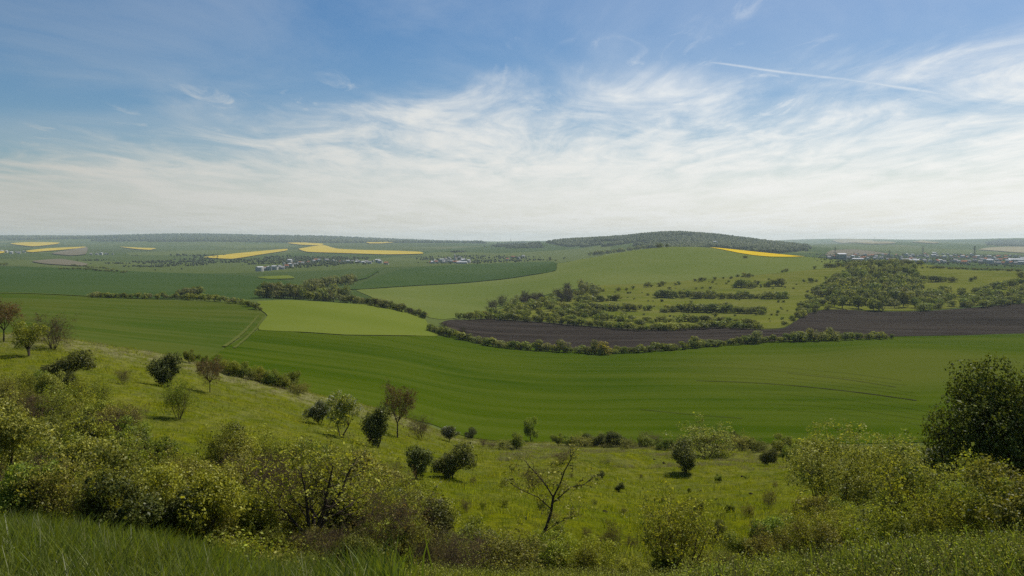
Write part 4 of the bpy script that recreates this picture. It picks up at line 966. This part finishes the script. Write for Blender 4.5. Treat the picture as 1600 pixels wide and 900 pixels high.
def houses(pts, n, jy, where, group, mix, sc=1.0):
    L = []
    for px, py in jitter_line(pts, n):
        q = hit(px, py+rng.uniform(-jy, jy), 1500)
        if q is None or q[1] > 9000: continue
        L.append((px, q))
    for k_, (px, q) in enumerate(L):
        lb, me = HS[mix[rng.integers(len(mix))]]
        o = obj('hall' if 'hall' in lb else 'house', me); o.location = (q[0], q[1], float(H(*q))+0.6)
        o.rotation_euler = (0, 0, rng.uniform(0, 6.28)); s_ = sc*rng.uniform(0.85, 1.25); o.scale = (s_,)*3
        tag(o, '%s, %s from left, %s' % (lb, ordn(k_+1), where), 'hall' if 'hall' in lb else 'house', group)
houses([(400,423),(440,420),(470,413)], 18, 1.5, 'near part of the left village', 'houses of the left village', [1,1,4,0,1,2], 0.85)
houses([(440,412),(500,409),(560,409),(605,411)], 26, 2.5, 'far part of the left village', 'houses of the left village', [1,1,4,0,1,2], 0.9)
houses([(672,411),(700,410),(735,411)], 22, 1.2, 'lower street of the middle village', 'houses of the middle village', [0,1,1,1,4], 0.85)
houses([(686,407),(712,405),(730,407)], 12, 1.5, 'upper street of the middle village', 'houses of the middle village', [0,1,1,1], 0.85)
houses([(790,405),(820,403)], 5, 1.5, 'right of the middle village', 'houses of the hamlet', [0,1])
houses([(1290,406),(1360,405),(1440,409),(1520,411),(1605,413)], 48, 1.6, 'nearest street of the town', 'houses of the town', [0,1,1,1,2,4,1,1], 0.95)
houses([(1330,401),(1420,401),(1520,405),(1605,408)], 44, 2.0, 'middle street of the town', 'houses of the town', [0,1,1,1,2,4,1], 1.0)
houses([(1440,398),(1520,401),(1605,403)], 22, 1.6, 'farthest street of the town', 'houses of the town', [1,1,2,4,1], 1.0)
houses([(0,394),(20,396),(42,395)], 6, 1.0, 'at the far left edge', 'houses of the far left hamlet', [1,4,1], 1.0)
houses([(138,398),(180,398)], 6, 0.4, 'beyond the fallow field', 'buildings beyond the fallow field', [1,1,4], 0.9)
for px, py, i, s_, rz, lb, nm in [(676,411.5,3,0.75,0.3,'long white hall at the left end of the middle village','hall'), (722,412,3,0.7,1.4,'long pale hall at the right end of the middle village','hall'), (563,411,3,0.7,1.3,'pale hall in the right part of the left village','hall'),
    (1590,409,3,1.2,1.2,'largest white hall at the right edge of the town','hall'), (1425,409.5,3,0.8,1.4,'long pale hall in front of the town','hall'), (1340,407,3,0.7,1.5,'white hall at the left end of the town','hall'), (1118,384,4,1.3,0.5,'white house alone on the wooded hill above the rapeseed field','house')]:
    q = hit(px, py, 1500); o = obj(nm, HS[i][1]); o.location = (q[0], q[1], float(H(*q))+0.8); o.rotation_euler = (0, 0, rz); o.scale = (s_,)*3
    if px == 1118: o.location.z += 6
    tag(o, lb, nm)
# church of the middle village
q = hit(711, 407, 1500); ch = link(bpy.data.objects.new('church', None)); ch.location = (q[0], q[1], float(H(*q)))
tag(ch, 'white church with a pointed tower in the middle village', 'church')
obj('nave', house_mesh(10, 22, 8, 5, 'wall', 'roofr'), ch)
V = np.array([(-3,-14,-1),(3,-14,-1),(3,-20,-1),(-3,-20,-1),(-3,-14,17),(3,-14,17),(3,-20,17),(-3,-20,17)]); obj('tower', mesh_np('tower', V, [np.array([(1,0,4,5),(2,1,5,6),(3,2,6,7),(0,3,7,4)])], [M['wall']]), ch)
V = np.array([(-3.4,-13.6,16.9),(3.4,-13.6,16.9),(3.4,-20.4,16.9),(-3.4,-20.4,16.9),(0,-17,26)]); obj('spire', mesh_np('spire', V, [np.array([(1,0,4),(2,1,4),(3,2,4),(0,3,4)])], [M['roofg']]), ch)

def pylon(px, py, hpx, label, rz):
    q = hit(px, py, 1200); h = hpx*q[1]/F; b_ = h*0.085
    t = link(bpy.data.objects.new('electricity_pylon', None)); t.location = (q[0], q[1], float(H(*q))); t.rotation_euler = (0, 0, rz)
    tag(t, label, 'pylon', 'pylons by the town')
    lev = [(0, b_), (0.25, b_*0.72), (0.48, b_*0.48), (0.68, b_*0.3), (0.85, b_*0.26), (1.0, b_*0.06)]
    sg = []; th = h*0.006
    cs = [(-1,-1),(1,-1),(1,1),(-1,1)]
    for (z0, w0), (z1, w1) in zip(lev, lev[1:]):
        for k_ in range(4):
            a, c2 = cs[k_], cs[(k_+1) % 4]
            sg.append((a[0]*w0, a[1]*w0, z0*h, a[0]*w1, a[1]*w1, z1*h, th, th))
            sg.append((a[0]*w0, a[1]*w0, z0*h, c2[0]*w1, c2[1]*w1, z1*h, th*0.5, th*0.5))
            sg.append((c2[0]*w0, c2[1]*w0, z0*h, a[0]*w1, a[1]*w1, z1*h, th*0.5, th*0.5))
    V, Fq = tubes(sg, 4); obj('tower', mesh_np('pylon_tower', V, [Fq], [M['steel']]), t)
    for zf, wf in ((0.68, 0.17), (0.80, 0.21), (0.92, 0.15)):
        W_ = wf*h; sg = []
        for s_ in (-1, 1):
            for y_ in (-1, 1):
                sg.append((0, y_*b_*0.28, zf*h, s_*W_, 0, (zf+0.015)*h, th*0.7, th*0.5)); sg.append((0, y_*b_*0.25, (zf+0.05)*h, s_*W_, 0, (zf+0.015)*h, th*0.5, th*0.5))
            sg.append((s_*W_, 0, (zf+0.015)*h, s_*W_, 0, (zf-0.04)*h, th*0.8, th*0.8))
        V, Fq = tubes(sg, 4); obj('crossarm', mesh_np('pylon_arm', V, [Fq], [M['steel']]), t)
pylon(1523, 411, 27, 'tallest lattice pylon, standing right of the town centre', 0.4)
pylon(1390, 408, 17, 'small lattice pylon behind the left part of the town', 0.5)
pylon(1442, 404, 19, 'lattice pylon in the middle of the town', 0.5)
pylon(1305, 402, 17, 'faint lattice pylon over the grey pink bare field', 0.6)
def mast(px, py, hpx, label):
    q = hit(px, py, 1200); h = hpx*q[1]/F
    t = link(bpy.data.objects.new('radio_mast', None)); t.location = (q[0], q[1], float(H(*q))); tag(t, label, 'mast')
    V, Fq = tubes([(0,0,0,0,0,h*0.75,h*0.03,h*0.022),(0,0,h*0.75,0,0,h,h*0.012,h*0.008)], 8); obj('shaft', mesh_np('shaft', V, [Fq], [M['steel']]), t)
    V, Fq = tubes([(0,0,h*0.62,0,0,h*0.66,h*0.07,h*0.07),(0,0,h*0.72,0,0,h*0.75,h*0.055,h*0.055)], 10); obj('platform', mesh_np('platform', V, [Fq], [M['steel']]), t)
mast(798, 381, 9, 'thin radio mast on the wooded knoll left of the hill')
mast(1367, 376.5, 8, 'thin radio mast on the far right ridge')
mast(340, 398, 6, 'pale mast left of the slim rapeseed wedge')
mast(212, 371.5, 4, 'short pale tower on the far left skyline')

# molehills
def mole_mesh(seed):
    r = np.random.default_rng(seed); V = [(0, 0, 0.17)]; n = 12
    for ri, zz_ in ((0.10, 0.145), (0.19, 0.08), (0.27, 0.0), (0.3, -0.06)):
        for k_ in range(n):
            a = 6.2832*k_/n; q_ = ri*r.uniform(0.85, 1.2); V.append((math.cos(a)*q_, math.sin(a)*q_, zz_+r.normal()*0.012))
    t = np.array([(0, 1+k_, 1+(k_+1) % n) for k_ in range(n)]); qd = np.array([(1+j*n+k_, 1+(j+1)*n+k_, 1+(j+1)*n+(k_+1) % n, 1+j*n+(k_+1) % n) for j in range(3) for k_ in range(n)])
    return mesh_np('molehill', V, [t, qd], [M['soil']])
MOLE = [mole_mesh(i) for i in range(3)]
for k_, (px, py) in enumerate(sorted([(1005,794),(1132,765),(1120,781),(1123,789),(1037,724),(1022,718),(1096,768),(888,856),(1173,772),(945,800),(1160,745)])):
    q = hit(px, py); o = obj('molehill', MOLE[k_ % 3]); o.location = (q[0], q[1], float(H(*q))+0.02); s_ = rng.uniform(0.5, 0.75); o.scale = (s_,)*3
    tag(o, '%s molehill from the left in the open meadow' % ordn(k_+1), 'molehill', 'molehills in the meadow')

# ------------------------------------------------------------------ grass and undergrowth (uncountable): points carrying tufts
def tuft(name, seed, n, h, wdt, spread, mats, bend=0.5):
    r = np.random.default_rng(seed); V = []; Fq = []; mi = []
    for k_ in range(n):
        a = r.uniform(0, 6.28); b0 = np.array([r.normal()*spread, r.normal()*spread, -0.02]); L = h*r.uniform(0.5, 1.25)
        ld = np.array([math.cos(a), math.sin(a), 0])*bend*r.uniform(0.2, 1.3); sd = np.array([-math.sin(a+r.normal()), math.cos(a+r.normal()), 0])
        pr = None; n0 = len(V); K = 4
        for i in range(K+1):
            t = i/K; p = b0+np.array([0, 0, L*(t-0.25*bend*t*t)])+ld*L*t*t
            ww = wdt*(1-t)**0.7*0.5+0.0004
            V += [p-sd*ww, p+sd*ww]
        for i in range(K): Fq.append((n0+2*i, n0+2*i+1, n0+2*i+3, n0+2*i+2)); mi.append(0 if r.random() > 0.12 or len(mats) == 1 else 1)
        for i in range(K): mi[-1-i] = mi[-1]
    me = mesh_np(name, V, [np.array(Fq)], [M[m_] for m_ in mats], mi)
    return me
def leafy(name, seed, n, h, rad, size, mats):
    r = np.random.default_rng(seed)
    P = np.column_stack([r.normal(size=n)*rad, r.normal(size=n)*rad, np.abs(r.normal(size=n))*h*0.5+0.03])
    V, Fq = leaves(P, size, r, 0.5)
    st = [(p[0]*0.3, p[1]*0.3, -0.05, *p, 0.004, 0.002) for p in P[::6]]
    tv, tf = tubes(st, 3)
    mi = np.concatenate([np.zeros(len(Fq), int), np.full(len(tf), 1)])
    return mesh_np(name, np.vstack([V, tv]), [np.vstack([Fq, tf+len(V)])], [M[mats[0]], M[mats[1]]], mi)
def scatter(name, src_me, P, scale, label):
    """one stuff object: a point per tuft, instanced by geometry nodes"""
    src = bpy.data.objects.new(name+'_tuft', src_me)
    n = len(P)
    me = bpy.data.meshes.new(name); me.vertices.add(n); me.vertices.foreach_set('co', np.asarray(P, np.float32).ravel())
    a = me.attributes.new('tuft_scale', 'FLOAT', 'POINT'); a.data.foreach_set('value', np.asarray(scale, np.float32))
    rot = np.column_stack([rng.normal(size=n)*0.12, rng.normal(size=n)*0.12, rng.uniform(0, 6.28, n)])
    a = me.attributes.new('tuft_turn', 'FLOAT_VECTOR', 'POINT'); a.data.foreach_set('vector', rot.astype(np.float32).ravel())
    o = tag(obj(name, me), label, kind='stuff')
    ng = bpy.data.node_groups.new(name, 'GeometryNodeTree')
    ng.interface.new_socket('Geometry', in_out='INPUT', socket_type='NodeSocketGeometry'); ng.interface.new_socket('Geometry', in_out='OUTPUT', socket_type='NodeSocketGeometry')
    A = ng.nodes; gi = A.new('NodeGroupInput'); go = A.new('NodeGroupOutput'); ip = A.new('GeometryNodeInstanceOnPoints'); oi = A.new('GeometryNodeObjectInfo')
    oi.inputs['Object'].default_value = src; oi.inputs['As Instance'].default_value = True
    s1 = A.new('GeometryNodeInputNamedAttribute'); s1.data_type = 'FLOAT'; s1.inputs['Name'].default_value = 'tuft_scale'
    s2 = A.new('GeometryNodeInputNamedAttribute'); s2.data_type = 'FLOAT_VECTOR'; s2.inputs['Name'].default_value = 'tuft_turn'
    L = ng.links
    L.new(gi.outputs[0], ip.inputs['Points']); L.new(oi.outputs['Geometry'], ip.inputs['Instance'])
    L.new(s1.outputs[0], ip.inputs['Scale']); L.new(s2.outputs[0], ip.inputs['Rotation']); L.new(ip.outputs[0], go.inputs[0])
    md = o.modifiers.new('tufts', 'NODES'); md.node_group = ng
    return o
def spots(n, d0, d1, p0, p1, power=1.0):
    d = np.exp(rng.uniform(math.log(d0), math.log(d1), n)) if power == 0 else (d0**power+(d1**power-d0**power)*rng.random(n))**(1/power)
    px = rng.uniform(p0, p1, n); x = (px-PX0)/F*d
    return px, d, x
def put(px, d, x): return np.column_stack([x, d, H(x, d)])
# tall grass on the brink of the slope
px, d, x = spots(11000, 2.6, 9.5, -150, 620, 1.4)
keep = rng.random(len(d)) < np.clip((560-px)/160, 0.12, 1)*np.clip((9.6-d)/2, 0, 1)
scatter('tall_grass', tuft('tall_grass', 1, 9, 0.30, 0.008, 0.09, ('grass', 'straw'), 0.65), put(px, d, x)[keep], rng.uniform(0.65, 1.5, keep.sum()), 'tall grass on the brink of the slope at lower left')
px, d, x = spots(380, 3.6, 9.5, -150, 560, 1.4)
scatter('dry_stalks', tuft('stalk', 12, 4, 0.30, 0.006, 0.1, ('straw',), 0.9), put(px, d, x), rng.uniform(0.6, 1.15, len(d)), 'bleached bent stalks in the tall grass at lower left')
px, d, x = spots(4500, 3.0, 16, 1080, 1750, 1.4)
keep = rng.random(len(d)) < np.clip((px-1060)/260, 0.1, 0.8)*np.clip((12-d)/4, 0, 1)
scatter('tall_grass', tuft('tall_grass_right', 2, 11, 0.24, 0.007, 0.08, ('grass', 'straw'), 0.6), put(px, d, x)[keep], rng.uniform(0.6, 1.3, keep.sum()), 'tall grass at the lower right corner')
# meadow turf over the slope
T1 = tuft('meadow_tuft', 3, 12, 0.22, 0.014, 0.16, ('meadowgrass', 'straw'), 0.6); T2 = tuft('meadow_tuft_green', 4, 12, 0.2, 0.016, 0.2, ('meadowgrass',), 0.6); T3 = tuft('straw_tuft', 5, 12, 0.24, 0.016, 0.2, ('straw', 'meadowgrass'), 0.5)
px, d, x = spots(62000, 12, 165, -120, 1750, 0.9)
lump = nz(x, d, 0.5, 1.0); keep = (lump+rng.normal(size=len(d))*0.6 > -0.2)
P_ = put(px, d, x)
scatter('meadow_grass', T1, P_[keep], (rng.uniform(0.6, 1.3, len(d))*(0.8+d/140))[keep], 'meadow grass on the near slope')
scatter('meadow_grass', T2, P_[~keep], (rng.uniform(0.5, 1.1, len(d))*(0.8+d/140))[~keep], 'short green meadow grass on the near slope')
px, d, x = spots(70000, 25, 163, -120, 1750, 1.2)
keep = rng.random(len(d)) < np.clip(dry_at(x, d)-0.35, 0.04, 1)*np.clip(nz(x, d, 0.7, 3.0)+0.4, 0.1, 1)
scatter('dry_grass', T3, put(px, d, x)[keep], (rng.uniform(0.5, 1.1, len(d))*(0.8+d/160))[keep], 'dry pale grass along the crest of the slope')
px, d, x = spots(16000, 22, 150, -80, 1500, 1.0)
keep = nz(x, d, 0.9, 2.2)+0.7*nz(x, d*0.6, 2.1, 0.4) > 0.55
scatter('tussocks', T1, put(px, d, x)[keep], rng.uniform(1.5, 2.7, keep.sum()), 'rough grass tussocks on the near slope')
# leafy undergrowth between the shrubs
U1 = leafy('undergrowth_clump', 6, 90, 0.5, 0.28, 0.08, ('young', 'twig')); U2 = leafy('undergrowth_clump_olive', 7, 90, 0.6, 0.3, 0.08, ('olive', 'twig')); U3 = leafy('weeds', 8, 90, 0.4, 0.2, 0.038, ('green', 'twig')); U4 = leafy('weeds_young', 9, 110, 0.45, 0.22, 0.036, ('young', 'twig'))
TP = [(-150,600),(60,590),(130,615),(190,650),(215,705),(300,745),(345,725),(400,715),(470,735),(560,765),(640,800),(665,850),(700,930),(400,935),(300,835),(120,790),(-150,760)]
px, d, x = spots(9000, 19, 95, -150, 720, 0.7)
P_ = put(px, d, x); line = PY0-F*P_[:, 2]/d; keep = in_poly(px, line, TP); sel = rng.random(len(d)) < 0.5
scatter('undergrowth', U1, P_[keep & sel], rng.uniform(0.4, 1.1, len(d))[keep & sel], 'yellow green undergrowth of the left thicket')
scatter('undergrowth', U2, P_[keep & ~sel], rng.uniform(0.4, 1.1, len(d))[keep & ~sel], 'olive undergrowth of the left thicket')
px, d, x = spots(15000, 4.5, 45, 1050, 1750, 0.8)
P_ = put(px, d, x); line = PY0-F*P_[:, 2]/d; keep = line > np.interp(px, [1050, 1180, 1260, 1400, 1500, 1600, 1750], [930, 895, 850, 825, 795, 770, 745])
sel = rng.random(len(d)) < 0.45
scatter('undergrowth', U4, P_[keep & sel], (rng.uniform(0.35, 0.9, len(d))*np.clip(d/18, 0.5, 1))[keep & sel], 'leafy undergrowth at lower right')
scatter('undergrowth', U3, P_[keep & ~sel], (rng.uniform(0.4, 0.9, len(d))*np.clip(d/18, 0.5, 1))[keep & ~sel], 'green weeds at lower right')
px, d, x = spots(6000, 13, 26, 640, 1250, 0.9)
scatter('undergrowth', U4, put(px, d, x), rng.uniform(0.25, 0.6, len(d)), 'olive weeds at the lower edge in the centre')
px, d, x = spots(5000, 25, 150, 600, 1500, 1.0)
keep = nz(x, d, 0.35, 5.0) > 0.2
scatter('undergrowth', U3, put(px, d, x)[keep], rng.uniform(0.25, 0.6, len(d))[keep], 'scattered weeds in the meadow')

px, d, x = spots(70, 6, 30, 1180, 1750, 0.8)
P_ = put(px, d, x); line = PY0-F*P_[:, 2]/d; keep = line > np.interp(px, [1180, 1400, 1600, 1750], [860, 820, 790, 765])
r9 = np.random.default_rng(77); FP = r9.normal(size=(9, 3))*np.array([0.16, 0.16, 0.05])+np.array([0, 0, 0.36]); LV, LF = leaves(FP, 0.018, r9, 1.0, 0.9)
tv, tf = tubes([(p[0]*0.3, p[1]*0.3, 0, *p, 0.003, 0.0015) for p in FP[::3]], 3)
scatter('wildflowers', mesh_np('flower_heads', np.vstack([LV, tv]), [np.vstack([LF, tf+len(LV)])], [M['white'], M['grass']], [0]*len(LF)+[1]*len(tf)), P_[keep], rng.uniform(0.6, 1.2, keep.sum()), 'small white wildflowers at lower right')
px, d, x = spots(26000, 84, 150, 780, 1330, 1.0)
keep = nz(x, d, 0.42, 1.7)+0.6*nz(x*0.4, d, 0.9, 4.0) > 0.45
scatter('dry_grass', T3, put(px, d, x)[keep], rng.uniform(0.9, 1.6, keep.sum()), 'patches of pale dry grass around the meadow mound')
# ------------------------------------------------------------------ haze
x0, x1, y0, y1, z0, z1 = -34000.0, 34000.0, -80.0, 15400.0, float(ZMIN)-1.5, float(ZMAX)+12.0
V = [(x0,y0,z0),(x1,y0,z0),(x1,y1,z0),(x0,y1,z0),(x0,y0,z1),(x1,y0,z1),(x1,y1,z1),(x0,y1,z1)]
me = mesh_np('haze', V, [np.array([(0,3,2,1),(4,5,6,7),(0,1,5,4),(1,2,6,5),(2,3,7,6),(3,0,4,7)])])
m = bpy.data.materials.new('haze'); m.use_nodes = True; T = NT(m.node_tree); T.n.clear()
pv = T.node('ShaderNodeVolumePrincipled'); pv.inputs['Color'].default_value = (0.74, 0.87, 0.93, 1); pv.inputs['Density'].default_value = 5.2e-5; pv.inputs['Anisotropy'].default_value = 0.2
om = T.node('ShaderNodeOutputMaterial'); T.put(om.inputs['Volume'], pv.outputs[0])
me.materials.append(m)
tag(obj('haze', me), kind='stuff')
print('things', len(bpy.data.objects), 'tris', sum(sum(len(p.vertices)-2 for p in me.polygons) for me in bpy.data.meshes if len(me.polygons) < 400000))
